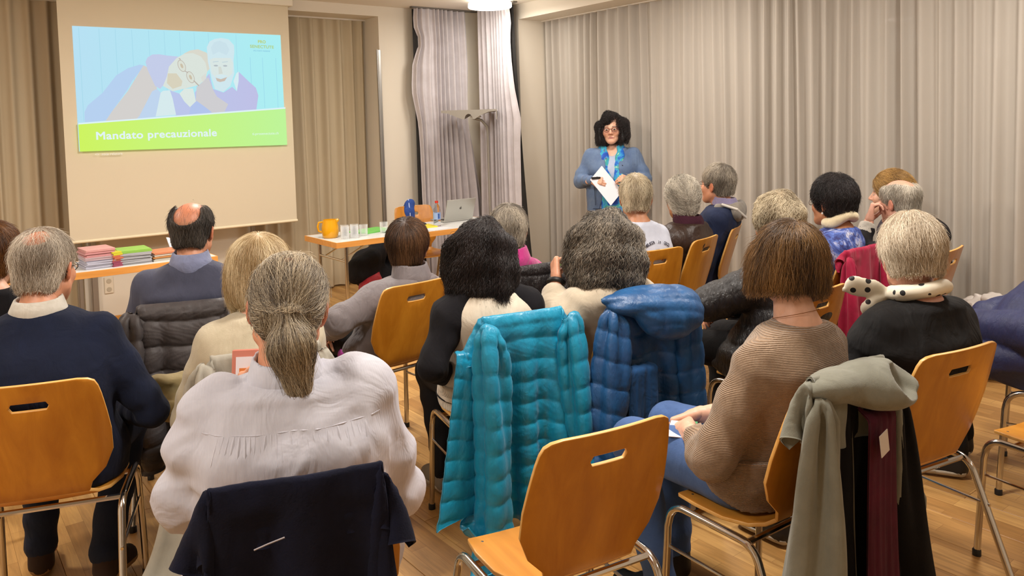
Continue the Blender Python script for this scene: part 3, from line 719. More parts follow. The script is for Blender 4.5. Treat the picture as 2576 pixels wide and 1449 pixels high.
def person(label, chair, face, head, hyaw, hpitch=0, hroll=0, sex='m', skin='fair', hs=1.0, sw=.165, g=1.0, dep=1.0, hips=1.0, slump=0.0,
           top='sweater', top_mat=None, sleeve_mat=None, pants_mat=None, shoe_mat=None, sole_mat=None, hair=None, hair_cols=None, nh=2500, hrad=.0007, arms=None, legs=None,
           cloth=.016, wr=.004, quilt=None, hem=.46, collar=None, collar_mat=None, specs=None, neck=.026, hemcut=None, brow=(.10, .06, .03), redtop=0, beard=None, res=.011, seed=1, extra=None, bodyres=.016, sl_r=1.0, pad=.0, shup=0.0, hres=.006, group=None, cuff=.035):
    root = thing('person', label, 'person', (chair[0], chair[1], 0), -math.radians(face), group)
    Mi = (Matrix.Translation((chair[0], chair[1], 0)) @ Matrix.Rotation(-math.radians(face), 4, 'Z')).inverted()
    H = local(Mi, head); R = rot(hyaw-face, hpitch, hroll)*hs
    B = H+R@V3(0, -.034, -.085); Nk = B+V3(0, -.026, -neck*hs)
    rows0 = torso_rows(Nk, sw, g, dep, hips, slump, 0.0, .46, pad, shup)
    Ra = np.array(rows0); fz = lambda z, i: float(smooth_interp(np.array([z]), Ra[:, 0], Ra[:, i])[0])
    sz = Nk[2]-.095+shup; sh = {s: V3(fz(sz, 1)+s*(sw-.012), fz(sz, 2), sz) for s in (-1, 1)}
    arms = arms or {}
    A = {}
    for s in (-1, 1):
        e, w_ = (arms.get('L') if s < 0 else arms.get('R')) or (None, None)
        if e is None: e = (s*(sw+.05), sh[s][1]+.07, sz-.26)
        if w_ is None: w_ = (s*.10, sh[s][1]+.30, .60)
        A[s] = (sh[s], V3(e), V3(w_))
    legs = legs or {}
    Lg = {}
    for s in (-1, 1):
        k, a = (legs.get('L') if s < 0 else legs.get('R')) or (None, None)
        Lg[s] = (V3(s*.095, .06, .545), V3(k or (s*.13, .43, .52)), V3(a or (s*.13, .40, .10)))
    # ---- body: one mesh: head and neck, torso and limbs, hands
    parts = []; cols = []; n0 = 0; FQ, FT = [], []
    def add(p, t, q, c):
        nonlocal n0
        parts.append(p); cols.append(c); FT.append(t+n0); FQ.append(q+n0); n0 += len(p)
    hp, ht, hq = head_polys(sex, hres); sk = SK[skin]
    lips = (sk[0]*.85, sk[1]*.45, sk[2]*.45)
    add(hp@R.T+H, ht, hq, head_tint(hp, sk, lips, brow, redtop, beard))
    lo = np.min([*[x for t3 in A.values() for x in t3], *[x for t3 in Lg.values() for x in t3]], 0)-.2; hi = np.max([*[x for t3 in A.values() for x in t3], *[x for t3 in Lg.values() for x in t3], Nk], 0)+.2
    lo = np.minimum(lo, (-.3, -.3, .0)); hi = np.maximum(hi, (.3, .3, .5))
    F = Field(lo, hi, bodyres); F.loft(torso_rows(Nk, sw*.96, g*.95, dep*.94, hips, slump, -.008, .46, pad, shup)[1:], .02); F.cone(B+V3(0, -.01, .0), Nk+V3(0, 0, -.03), .052 if sex == 'm' else .046, .06, .03)
    for s in (-1, 1):
        a, e, w_ = A[s]; F.cone(a, e, .046, .039, .03); F.cone(e, w_, .039, .027, .015)
        h_, k, an = Lg[s]; F.cone(h_, k, .078*hips, .056, .03); F.cone(k, an, .054, .036, .02); F.cone(an, an+V3(0, .12, -.06), .032, .026, .02)
    p, t, q = F.polys(.02); add(p, t, q, np.tile(sk, (len(p), 1)))
    for s in (-1, 1):
        a, e, w_ = A[s]; key = 'handL' if s < 0 else 'handR'; hd = (arms.get(key) or {})
        d = V3(hd.get('d', (w_-e)/np.linalg.norm(w_-e)*.7+V3(-s*.35, .3, -.25))); nr = V3(hd.get('n', (s*.15, .35, .9)))
        HF = hand_field(w_, d, nr, s, hd.get('curl', .55), h=hd.get('h', .0055), sc=.95 if sex == 'f' else 1.03); p, t, q = HF.polys(.0); add(p, t, q, np.tile(mul(sk, .98), (len(p), 1)))
    me = mesh_np('body', np.concatenate(parts), [np.concatenate(FQ), np.concatenate(FT)])
    add_tint(me, np.concatenate(cols)); link('body', me, SKIN, root)
    # ---- top
    rows = torso_rows(Nk, sw, g, dep, hips, slump, cloth, hem, pad, shup)
    rows = [r_ for r_ in rows if r_[0] < Nk[2]-.012]+[(Nk[2]-.008, Nk[0], Nk[1], .074, .070)]
    F = Field(lo, hi, res); F.loft(rows, 0, quilt=quilt)
    FS = Field(lo, hi, res) if sleeve_mat is not None else F
    for s in (-1, 1):
        a, e, w_ = A[s]; u = (w_-e)/np.linalg.norm(w_-e); w2 = w_-u*cuff
        q2 = (quilt[0], quilt[1]*.9) if quilt else None
        FS.cone(a+V3(0, 0, -.005), e, (.053+cloth*.5)*sl_r, (.044+cloth*.5)*sl_r, .035, quilt=q2, wr=(wr*.9, 55, seed+s) if wr and not quilt else None)
        FS.cone(e, w2, (.044+cloth*.5)*sl_r, (.035+cloth*.4)*sl_r, .012, quilt=q2, wr=(wr*.9, 75, seed+3+s) if wr and not quilt else None)
        if sleeve_mat is not None: FS.cone(Nk+V3(s*.085, -.0, -.03), a, .040+cloth*.5, .062+cloth, .03, flat=((0, 1, 0), .85))
    def crease(n): return (1-np.minimum(np.abs(n), 1))**2
    def fold(X, Y, Z): return -wr*.8*crease(noise3(X, Y, Z*.6+.25*np.abs(X), 22, seed+9))-wr*.6*crease(noise3(X, Y*.6, Z, 40, seed+5))-wr*.3*noise3(X, Y, Z*.5, 14, seed)
    if wr:
        F.disp(fold)
        if FS is not F: FS.disp(fold)
    F.half((0, 0, -1), -hem)
    if hemcut: F.half((0, .75, -.66), hemcut)
    link(top, F.mesh(top), top_mat, root); FT_ = F
    if FS is not F: link('sleeves', FS.mesh('sleeves'), sleeve_mat, root)
    # ---- collar / trousers / shoes
    if collar:
        C = Field(Nk-.16, Nk+.16, .006); up = collar.get('up', .035); r0 = collar.get('r', .073); tilt = V3(0, .012, 0)
        if collar.get('kind') == 'roll':
            for a in np.linspace(0, 2*PI, 26, endpoint=False):
                b = a+2*PI/26; f = lambda x: Nk+V3(r0*math.cos(x), r0*.95*math.sin(x)+.008, .008+up*.35-.028*math.sin(x)+.008*math.sin(3*x+seed))
                C.cone(f(a), f(b), collar.get('w', .028), collar.get('w', .028), .012)
        else:
            C.cone(Nk+V3(0, 0, -.02), Nk+V3(0, 0, up)+tilt, r0+.018, r0, 0)
            C.cone(Nk+V3(0, 0, up*.2)+tilt*.2, Nk+V3(0, 0, up+.12)+tilt*3, r0-.008, r0+.0, .004, neg=True)
            C.half((0, -.35 if collar.get('open') else -.1, 1), Nk[2]+up-.35*Nk[1] if collar.get('open') else Nk[2]+up-.1*Nk[1])
            C.half((0, .25, -1), -(Nk[2]-.028)+.25*Nk[1])
        link('collar', C.mesh('collar', .02), collar_mat or top_mat, root)
    F = Field(lo, np.minimum(hi, (9, 9, .8)), .013); F.ell((0, .065, .545), (.19*hips, .150, .118), 0)
    for s in (-1, 1):
        h_, k, an = Lg[s]; F.cone(h_, k, .098*hips, .072, .03); F.cone(k, an+V3(0, 0, .01), .070, .052, .02, wr=(.003, 60, seed))
    F.half((0, 0, 1), .64); link('trousers', F.mesh('trousers', .01), pants_mat, root)
    for s in (-1, 1):
        h_, k, an = Lg[s]; tw = V3((legs.get('toeL') if s < 0 else legs.get('toeR')) or (s*.03, .15, -.055)); base = V3(an[0], an[1]-.01, max(an[2]-.058, .03)); toe = base+tw*V3(1, 1, 0)+V3(0, 0, min(0, tw[2]+.055))
        shoe_mesh('shoe', base, V3(toe[0], toe[1], max(.03, toe[2])), shoe_mat, sole_mat or shoe_mat, root)
    # ---- hair
    if hair:
        Fh = hair_shell(hair); p, t, q = Fh.polys(.0); me = mesh_np('hair', p@R.T+H, [q, t]); nm = hair_cols['n']
        ho = link('hair', me, hair_mat(nm+'_shell', hair_cols['dark'], hair_cols.get('mid', hair_cols['light']), .55, True), root)
        Sx = hair_strands(Fh, hair, seed, int(nh*1.6), R, H); hair_curves('strands', Sx, hrad*.58, hair_mat(nm, hair_cols['dark'], hair_cols['light'], hair_cols.get('rough', .42)), ho, seed)
        if 'knot' in hair:
            k = MB(); kc = R@V3(hair['knot'])+H; k.tube([kc+R@V3(.025*math.cos(a), .004*math.sin(2*a)-.004, .021*math.sin(a)) for a in np.linspace(0, 2*PI, 20, endpoint=False)], .0035, 6, closed=True)
            k.build('hair_tie', plain('hair_tie', (.25, .13, .05), .6), root, True)
    if specs is not None: glasses(root, R, H, specs)
    if extra: extra(root, dict(H=H, R=R, N=Nk, A=A, L=Lg, fz=fz, rows=rows, F=FT_))
    return root

def font_obj(name, cu, mat, parent):
    """lettering turned into a mesh of its own"""
    t = bpy.data.objects.new('tmp_text', cu); COL.objects.link(t); dg = bpy.context.evaluated_depsgraph_get(); dg.update()
    me = bpy.data.meshes.new_from_object(t.evaluated_get(dg)); bpy.data.objects.remove(t); me.name = name
    return link(name, me, mat, parent)
# ------------------------------------------------------------------ cloth that hangs: a small position-based solver
def chair_field(extra=None):
    F = Field((-.45, -.62, -.02), (.45, .30, 1.05), .012)
    ys = [(-.108, .478), (-.133, .55), (-.172, .68), (-.2045, .79), (-.2255, .862)]
    for (y0, z0), (y1, z1) in zip(ys[:-1], ys[1:]):
        w0, w1 = float(np.interp(z0, [.478, .55, .61, .74, .83, .862], [.13, .178, .203, .194, .184, .15])), float(np.interp(z1, [.478, .55, .61, .74, .83, .862], [.13, .178, .203, .194, .184, .15]))
        X, Y, Z = F.xyz(); t = np.clip((Z-z0)/(z1-z0), 0, 1); cy = y0+(y1-y0)*t; hw = w0+(w1-w0)*t
        d = np.maximum(np.maximum(np.abs(X)-hw, np.abs(Y-cy)-.008), np.maximum(z0-Z, Z-z1)); F.a = np.minimum(F.a, d.astype(np.float32))
    X, Y, Z = F.xyz(); d = np.maximum(np.maximum(np.abs(X)-.2, np.abs(Y-.05)-.15), np.abs(Z-.446)-.008); F.a = np.minimum(F.a, d.astype(np.float32))
    F.a = np.minimum(F.a, (Z-.0+0*X+0*Y).astype(np.float32))
    if extra: extra(F)
    return F
_CF = chair_field()

class Cloth:
    def __init__(s, P, rest, nu, nv, wrap=False, bend=.25):
        """P, rest: (nv*nu,3) start and rest-shape points; wrap: columns close into a tube"""
        s.P = P.copy(); s.n = len(P); s.w = np.ones(s.n); s.nu, s.nv, s.wrap = nu, nv, wrap; s.B = []
        idx = np.arange(s.n).reshape(nv, nu)
        def add(a, b, k):
            a, b = a.ravel(), b.ravel()
            if len(a): s.B.append((a, b, np.linalg.norm(rest[a]-rest[b], axis=1), k))
        def cols(off):
            if wrap: return [(np.arange(p, nu, m), (np.arange(p, nu, m)+off) % nu) for m, p in ([(2, 0), (2, 1)] if off == 1 else [(4, 0), (4, 1), (4, 2), (4, 3)])]
            return [(np.array([i for i in range(nu-off) if (i//off) % 2 == p]), np.array([i+off for i in range(nu-off) if (i//off) % 2 == p])) for p in (0, 1)]
        def rowsel(off): return [(np.array([i for i in range(nv-off) if (i//off) % 2 == p]), np.array([i+off for i in range(nv-off) if (i//off) % 2 == p])) for p in (0, 1)]
        for off, k in ((1, 1.0), (2, bend)):
            for c0, c1 in cols(off): add(idx[:, c0], idx[:, c1], k)
            for r0, r1 in rowsel(off): add(idx[r0], idx[r1], k)
        for c0, c1 in cols(1):
            for r0, r1 in rowsel(1): add(idx[np.ix_(r0, c0)], idx[np.ix_(r1, c1)], .5); add(idx[np.ix_(r1, c0)], idx[np.ix_(r0, c1)], .5)
        if wrap:
            h = nu//2; a = idx[:, :h]; b = idx[:, h:2*h]; s.cross = (a.ravel(), b.ravel())
        s.idx = idx
    def run(s, steps=90, iters=10, F=_CF, thick=.008, g=9.0, mu=.55, damp=.96, cross=None, wind=None):
        P, dt = s.P, 1/50; V = np.zeros_like(P); w = s.w
        for st_ in range(steps):
            V[:, 2] -= g*dt; V *= damp
            if wind is not None: V += wind*dt
            Q = P+V*dt*(w > 0)[:, None]
            for it in range(iters):
                for a, b, l, k in s.B:
                    d = Q[b]-Q[a]; L_ = np.sqrt((d*d).sum(1))+1e-9; ws = w[a]+w[b]+1e-9; c = (k*(L_-l)/L_/ws)[:, None]*d; Q[a] += c*w[a][:, None]; Q[b] -= c*w[b][:, None]
                if cross is not None and it % 2 == 0:
                    a, b = s.cross; d = Q[b]-Q[a]; L_ = np.sqrt((d*d).sum(1))+1e-9; m = np.clip((cross-L_)/L_, 0, None)*.5*.3; Q[a] -= d*m[:, None]*w[a][:, None]; Q[b] += d*m[:, None]*w[b][:, None]
            sd = F.sample(Q); m = (sd < thick) & (w > 0)
            if m.any():
                q = Q[m]; gr = F.grad(q); q = q+gr*(thick-sd[m])[:, None]; t = q-P[m]; t = t-gr*(t*gr).sum(1, keepdims=True); Q[m] = q-t*mu
            V = (Q-P)/dt; P = Q
        s.P = P; return s
    def mesh(s, name, disp=None, sub=2, subv=None, thick=.004, mat=None, parent=None, uv=None):
        """resample the settled cloth smoothly, add quilting along its normals, give it thickness"""
        G = s.P.reshape(s.nv, s.nu, 3)
        def up(A, ax, k, wrap):
            n = A.shape[ax]; x = np.arange((n if wrap else n-1)*k+(0 if wrap else 1))/k; i = np.floor(x).astype(int); i = np.minimum(i, n-1 if wrap else n-2) ; t = x-i
            g = lambda j: np.take(A, (j % n) if wrap else np.clip(j, 0, n-1), axis=ax)
            sh = [1, 1, 1]; sh[ax] = len(x); t = t.reshape(sh); a, b, c, d = g(i-1), g(i), g(i+1), g(i+2)
            return .5*((2*b)+(c-a)*t+(2*a-5*b+4*c-d)*t*t+(3*b-a-3*c+d)*t**3)
        G = up(up(G, 1, sub, s.wrap), 0, subv or sub, False); nv, nu = G.shape[:2]
        tu = (np.roll(G, -1, 1)-np.roll(G, 1, 1)) if s.wrap else np.gradient(G, axis=1); tv = np.gradient(G, axis=0); nr = np.cross(tv, tu); nr /= np.linalg.norm(nr, axis=2, keepdims=True)+1e-9
        if disp is not None:
            u = np.linspace(0, 1, nu, endpoint=not s.wrap)[None, :]; v = np.linspace(0, 1, nv)[:, None]; G = G+nr*disp(u, v)[:, :, None]
        V = np.concatenate([G.reshape(-1, 3), (G-nr*thick).reshape(-1, 3)]); I = np.arange(nv*nu).reshape(nv, nu); n = nv*nu
        J = np.concatenate([I, I[:, :1]], 1) if s.wrap else I
        q = np.stack([J[:-1, :-1], J[:-1, 1:], J[1:, 1:], J[1:, :-1]], -1).reshape(-1, 4); F_ = [q, q[:, ::-1]+n]
        def rim(a): return np.stack([a[:-1], a[1:], a[1:]+n, a[:-1]+n], -1)
        for a in ([J[0][::-1], J[-1]] if s.wrap else [J[0][::-1], J[-1], J[:, 0], J[:, -1][::-1]]): F_.append(rim(a)[:, ::-1])
        me = mesh_np(name, V, [np.concatenate(F_)]); return link(name, me, mat, parent)

def quilt_fn(n, A, chev=0, wob=.0, seed=0, cols=None):
    r = np.random.RandomState(seed); ph = r.rand()*6
    def f(u, v):
        x = v*n+chev*np.abs(u-.5)*2+wob*np.sin(7*u+ph); w_ = np.abs(np.sin(PI*x))**.38
        if cols: w_ = w_*(1-.7*np.exp(-((u-cols[0])/.012)**2))
        return A*w_+A*.03*np.sin(u*43+9*np.sin(23*v+ph)+ph)*w_+A*.06*np.sin(u*97+13*np.sin(31*v))*w_
    return f
def soft_fn(A, seed):
    r = np.random.RandomState(seed); a, b, c = r.rand(3)*6
    return lambda u, v: A*(np.sin(u*31+2.5*np.sin(5*v+a)+b)+.6*np.sin(u*57+v*9+c))*(.25+v)

def drape_panel(root, mat, W0=.42, W1=.60, Lh=.80, front=.07, x0=0.0, top=None, nu=44, nv=40, disp=None, pin=(-.17, .17), seed=0, name='body_panel', lift=0.0, yoff=0.0, steps=95, thick=.008, mu=.55, bend=.25, wav=.012, pull=None):
    """a body panel laid over the top edge of the chair back, hanging behind it"""
    r = np.random.RandomState(seed); zt = .862+.012+lift; yt = -.2255+yoff; R = .016; P = []; rest = []
    for j in range(nv):
        v = j/(nv-1); sl = v*Lh
        if sl < front: y, z = yt+R, zt-(front-sl)
        elif sl < front+PI*R: a = (sl-front)/R; y, z = yt+R*math.cos(a), zt+R*math.sin(a)
        else: d = sl-front-PI*R; y, z = yt-R-.10*d-.012, zt-d
        for i in range(nu):
            u = i/(nu-1); W = W0+(W1-W0)*v; x = x0+(u-.5)*W; rest.append((x*1.0, sl, 0)); P.append((x*.96+r.normal()*.001, y+r.normal()*.002+wav*math.sin(17*u+seed)*min(1, v*2), z))
    P, rest = np.array(P), np.array(rest); c = Cloth(P, rest, nu, nv, False, bend)
    sl = rest[:, 1]; m = (sl > front*.5) & (sl < front+PI*R) & (P[:, 0] > pin[0]) & (P[:, 0] < pin[1]); c.w[m] = 0
    for col, tgt in (pull or {}).items():      # bottom corners caught on a leg or spread by the sleeve
        k = (nv-1)*nu+(0 if col == 'L' else nu-1); c.P[k] = tgt; c.w[k] = 0
    if disp is not None:
        f0 = disp; v0 = (front+.03)/Lh; disp = lambda u, v: f0(u, v)*np.clip((v-v0)/.06, .12, 1)
    c.run(steps, thick=thick, mu=mu); return c.mesh(name, disp, 2, 4 if bend > .5 else 2, .005, mat, root)
def drape_sleeve(root, mat, start, mid, end, r0=.07, r1=.05, nu=20, nv=34, disp=None, seed=0, cross=.045, name='sleeve', steps=45, Lf=1.05, th=.03):
    S0, M, E = V3(start), V3(mid), V3(end); P, rest = [], []; r = np.random.RandomState(seed); Ltot = np.linalg.norm(M-S0)+np.linalg.norm(E-M)
    up = None
    for j in range(nv):
        t = j/(nv-1); p = (1-t)**2*S0+2*t*(1-t)*M+t*t*E; d = 2*(1-t)*(M-S0)+2*t*(E-M); d /= np.linalg.norm(d); a = np.cross(d, (0, 1, 0)); a /= np.linalg.norm(a); b = np.cross(d, a); rr = r0+(r1-r0)*t
        rr2 = rr*(.35+.65*min(1, t*6))
        for i in range(nu):
            th = -2*PI*i/nu; P.append(p+rr2*(math.cos(th)*a+.62*math.sin(th)*b)+r.normal(size=3)*.002); rest.append((rr*math.cos(th), rr*math.sin(th), t*Ltot*Lf))
    P, rest = np.array(P), np.array(rest); c = Cloth(P, rest, nu, nv, True, .15); c.w[:nu*2] = 0; c.w[-nu:] = 0
    c.run(steps, 8, thick=th, mu=.3, cross=cross, g=7); return c.mesh(name, disp, 2, 4 if cross > .06 else 2, .004, mat, root)
def soft_hood(root, mat, ells, cuts=(), quilt=None, seed=0, A=.006, name='hood'):
    """a slumped hood or collar: blended ellipsoids ((centre), (radii), k), hollows, creases"""
    cs = np.array([e[0] for e in ells]); rr = np.array([e[1] for e in ells]); F = Field((cs-rr).min(0)-.05, (cs+rr).max(0)+.05, .0065)
    for c, r, k in ells: F.ell(c, r, k)
    for c, r, k in cuts: F.ell(c, r, k, neg=True)
    X, Y, Z = F.xyz(); cr = lambda n: (1-np.minimum(np.abs(n), 1))**2
    d = A*cr(noise3(X, Y*.5, Z+.4*X, 26, seed))+A*.6*cr(noise3(X, Y, Z*.6, 48, seed+4))
    if quilt: d = d-quilt[1]*np.abs(np.sin(PI*(Z+.55*Y+.2*X)/quilt[0]))**.5
    F.a = (F.a+d).astype(np.float32); return link(name, F.mesh(name), mat, root)
# ------------------------------------------------------------------ beech shell chairs on chrome tube frames
PROF = [(.205, .438), (.195, .445), (.12, .447), (.02, .446), (-.05, .449), (-.085, .458), (-.108, .478), (-.121, .508), (-.133, .55), (-.150, .61), (-.172, .68), (-.190, .74), (-.2005, .777), (-.2045, .790), (-.208, .803), (-.216, .83), (-.222, .848), (-.2245, .857), (-.2255, .862)]
HALF = [.165, .190, .203, .200, .176, .148, .128, .138, .178, .203, .205, .199, .194, .192, .190, .184, .176, .160, .128]
XA = [0, .022, .045, .052]
def shell(i0, i1, slot):
    V, F = [], []; pr = PROF[i0:i1]; hf = HALF[i0:i1]; nx = 11
    def xs(w):
        pos = [0, .022, .045, .052]+[.052+(w-.052)*k/4 for k in (1, 2, 3, 4)]
        return [-p for p in pos[:0:-1]]+pos
    nc = 15
    for i, ((y, z), w_) in enumerate(zip(pr, hf)):
        bend = max(0, min(1, (z-.46)/.1))
        for x in xs(w_):
            V.append((x, y+bend*.55*(x*x)-(0 if bend else .0)+ (0 if z > .46 else 0), z+(0 if bend else .25*x*x)))
    for i in range(len(pr)-1):
        for j in range(nc-1):
            q = [i*nc+j, i*nc+j+1, (i+1)*nc+j+1, (i+1)*nc+j]
            if slot and i+i0 in (12, 13) and 4 <= j <= 9: continue
            F.append(q)
    if slot:       # rounded ends of the grip slot
        for i in (12-i0, 13-i0):
            for j, inner in ((4, 5), (9, 9)):
                q = [i*nc+j, i*nc+j+1, (i+1)*nc+j+1, (i+1)*nc+j]
                mid = (i+1)*nc if i == 12-i0 else i*nc
                drop = mid+(5 if j == 4 else 9)
                F.append([k for k in q if k != drop])
    me = bpy.data.meshes.new('shell'); me.from_pydata(V, [], F); me.update(); me.polygons.foreach_set('use_smooth', np.ones(len(me.polygons), bool)); tri_fix(me)
    return me
def make_chair(label, loc, face, group=None):
    t = thing('chair', label, 'chair', (loc[0], loc[1], 0), -math.radians(face), group)
    for nm, a, b, sl, m in (('seat', 0, 7, False, BEECH_SEAT_LIT), ('backrest', 6, 19, True, BEECH)):
        me = shell(a, b, sl); me.materials.append(m); me.materials.append(BEECH_EDGE); o = link(nm, me, None, t)
        md = o.modifiers.new('ply', 'SOLIDIFY'); md.thickness = .0115; md.offset = 0; md.use_rim = True; md.material_offset_rim = 1
        md2 = o.modifiers.new('soft', 'BEVEL'); md2.width = .0025; md2.segments = 2; md2.limit_method = 'ANGLE'; md2.angle_limit = math.radians(50)
    r = .0115
    for s in (-1, 1):
        def arc(c, a0, a1, R, n=7): return [(s*.213, c[0]+R*math.cos(a), c[1]+R*math.sin(a)) for a in np.linspace(a0, a1, n)]
        fl = [(s*.222, .235, .006), (s*.215, .215, .36)]+arc((.150, .370), .12, PI/2, .062)[0:]+[(s*.213, .05, .432)]
        o = MB().tube(fl, r, 10).build('leg', CHROME, t, True)
        MB().lathe([(.0145, 0), (.0145, .02), (.012, .024)], (s*.222, .235, 0), 12).build('foot_cap', BLACKP, o, True)
        rl = [(s*.213, .05, .432)]+arc((-.055, .370), PI/2, PI-.36, .062)+[(s*.225, -.262, .006)]
        o = MB().tube(rl, r, 10).build('leg', CHROME, t, True)
        MB().lathe([(.0145, 0), (.0145, .02), (.012, .024)], (s*.225, -.262, 0), 12).build('foot_cap', BLACKP, o, True)
        MB().tube([(s*.216, .218, .30), (s*.217, -.165, .30)], .005, 8).build('stretcher', CHROME, t, True)
    for y in (.12, -.075): MB().tube([(-.213, y, .429), (.213, y, .429)], .009, 8).build('cross_bar', CHROME, t, True)
    for x in (-.16, .16):
        for y in (.165, -.02): MB().lathe([(.0, .0035), (.004, .003), (.006, .0)], (x, y, .455), 10).build('screw', CHROME, t, True)
    return t
def copy_tree(o, parent=None):
    c = o.copy(); COL.objects.link(c)
    if parent is not None: c.parent = parent
    for ch in list(o.children): copy_tree(ch, c)
    return c
CH = dict(pony=((.647, 1.67), 20), navy=((.31, 2.857), 20), bald=((.93, 3.53), 20), blond=((.90, 2.66), 10), grey=((1.81, 3.34), -5), black=((1.80, 2.46), 13), curly=((2.27, 2.31), 8), bob=((1.95, 1.33), 3), dot=((2.53, 1.245), 11), puffer=((2.98, 1.99), 0), blue=((3.8, 2.28), 0), baldr=((4.30, 2.05), -8), prof=((4.76, 2.33), -10), white=((3.31, 3.16), 5), leather=((3.76, 3.25), -14), hood=((4.27, 3.42), -27), pink=((2.36, 3.2), 5),
          near=((1.296, 1.506), 9.4), right=((3.11, .90), 10), navyw=((3.76, 1.15), -18), far=((.24, 3.93), 25), speaker=((3.64, 6.08), 186))
CHL = dict(near='empty beech chair nearest the camera, its slotted back fully visible', pony='chair under the dark navy fleece, beneath the man with the ponytail',
  navy='beech chair with slotted back at the left edge, under the man in navy sweater', bald='chair covered by the charcoal quilted jacket, under the balding man', blond='chair covered by the pale grey coat, under the blonde woman',
  grey='beech chair with slotted back behind the woman in the grey padded jacket', black='chair covered by the teal quilted jacket', curly='chair covered by the blue hooded jacket', bob='chair covered by the grey green hooded jacket, under the woman in ribbed beige sweater',
  dot='tall-backed beech chair at lower right under the woman with polka dot scarf', puffer='beech chair partly seen behind the neck of the brown-haired woman', blue='chair covered by the crimson jacket', baldr='beech chair back at far right near the plastic bag', prof='chair beside the cream curtain, under the golden-haired woman in profile',
  white='beech chair with slotted back behind the man in white sweatshirt', leather='beech chair turned sideways behind the person in brown leather jacket', hood='beech chair seen nearly edge-on behind the man in navy jacket and glasses', pink='chair covered by the shiny black puffer jacket', right='empty beech chair cut by the right edge, only seat corner and front leg visible',
  navyw='chair at the right edge under the woman in navy padded jacket', far='hidden chair under the person at the left edge', speaker='beech chair behind the speaker table with a blue strap over its back')
base = make_chair(CHL['near'], *CH['near'], group='beech shell chairs')
CHO = {'near': base}
for k, (loc, face) in CH.items():
    if k == 'near': continue
    c = copy_tree(base); c.location = (loc[0], loc[1], 0); c.rotation_euler = (0, 0, -math.radians(face)); c['label'] = CHL[k]; CHO[k] = c

# ------------------------------------------------------------------ jackets hung over chair backs
def jroot(key, label, name='jacket', cat='jacket', group='jackets over chair backs'):
    (x, y), a = CH[key]; return thing(name, label, cat, (x, y, 0), -math.radians(a), group)
def panel_rows(top=.885, bot=.2, wt=.205, wb=.24, b=.045, cx=(0, 0)):
    zs = [bot, bot+.02, .44, .52, .66, .80, top-.03, top-.008, top]
    cy = [-.255, -.252, -.222, -.198, -.192, -.214, -.228, -.232, -.233]
    R = []
    for i, z in enumerate(zs):
        f = (z-bot)/(top-bot); w_ = wb+(wt-wb)*min(1, f*1.3); bb = b*(.8 if z < .45 else 1.1)
        if i == 0: bb *= .6
        if i == 7: w_ *= .97; bb *= .75
        if i == 8: w_ *= .90; bb *= .35
        R.append((z, cx[0]+(cx[1]-cx[0])*f, cy[i], w_, bb))
    return R
def field_for(lo=(-.5, -.55, .01), hi=(.5, .15, 1.02), h=.0075): return Field(lo, hi, h)
def folds(F, A, f, seed, vert=True):
    F.disp(lambda X, Y, Z: -A*noise3(X, Y, Z*(.25 if vert else 1), f, seed)-A*.5*noise3(X, Y, Z*(.4 if vert else 1), f*2.3, seed+1))
def sleeve(root, pts, radii, mat, quilt=None, seed=0, A=.004, flat=None, name='sleeve'):
    P = [V3(p) for p in pts]; lo = np.min(P, 0)-.14; hi = np.max(P, 0)+.14; lo[2] = max(lo[2], -.05); F = Field(lo, hi, .0065)
    tot = 0
    for i in range(len(P)-1): F.cone(P[i], P[i+1], radii[i], radii[i+1], .015, flat=flat)
    if quilt:
        X, Y, Z = F.xyz(); ax = P[-1]-P[0]; ax = ax/np.linalg.norm(ax); u = (X-P[0][0])*ax[0]+(Y-P[0][1])*ax[1]+(Z-P[0][2])*ax[2]+.25*(X-P[0][0])
        F.a = (F.a-quilt[1]*np.sqrt(np.abs(np.sin(PI*u/quilt[0])))+quilt[1]*.6).astype(np.float32)
    folds(F, A, 22, seed, False)
    e = P[-1]; d = (P[-1]-P[-2])/np.linalg.norm(P[-1]-P[-2]); F.half(d, float(d@e))
    return link(name, F.mesh(name, .0), mat, root)
def jacket_panel(root, rows, mat, quilt=None, chev=.0, seed=0, A=.006, name='body_panel', lapel=None):
    R = np.array(rows); F = Field((-R[:, 3].max()-.09, R[:, 2].min()-.12, R[0, 0]-.03), (R[:, 3].max()+.09, R[:, 2].max()+.13, R[-1, 0]+.04), .0075)
    F.loft(rows, 0, p=2.6)
    if lapel:
        for a, b, ra, rb in lapel: F.cone(a, b, ra, rb, .02, flat=((0, 1, 0), 2.6))
    if quilt:
        X, Y, Z = F.xyz(); u = Z+chev*np.abs(X)+.02*np.sin(9*X+seed)
        F.a = (F.a-quilt[1]*np.sqrt(np.abs(np.sin(PI*u/quilt[0])))+quilt[1]*.6).astype(np.float32)
    folds(F, A, 15, seed); F.half((0, 0, -1), -R[0, 0])
    return link(name, F.mesh(name, .0), mat, root)

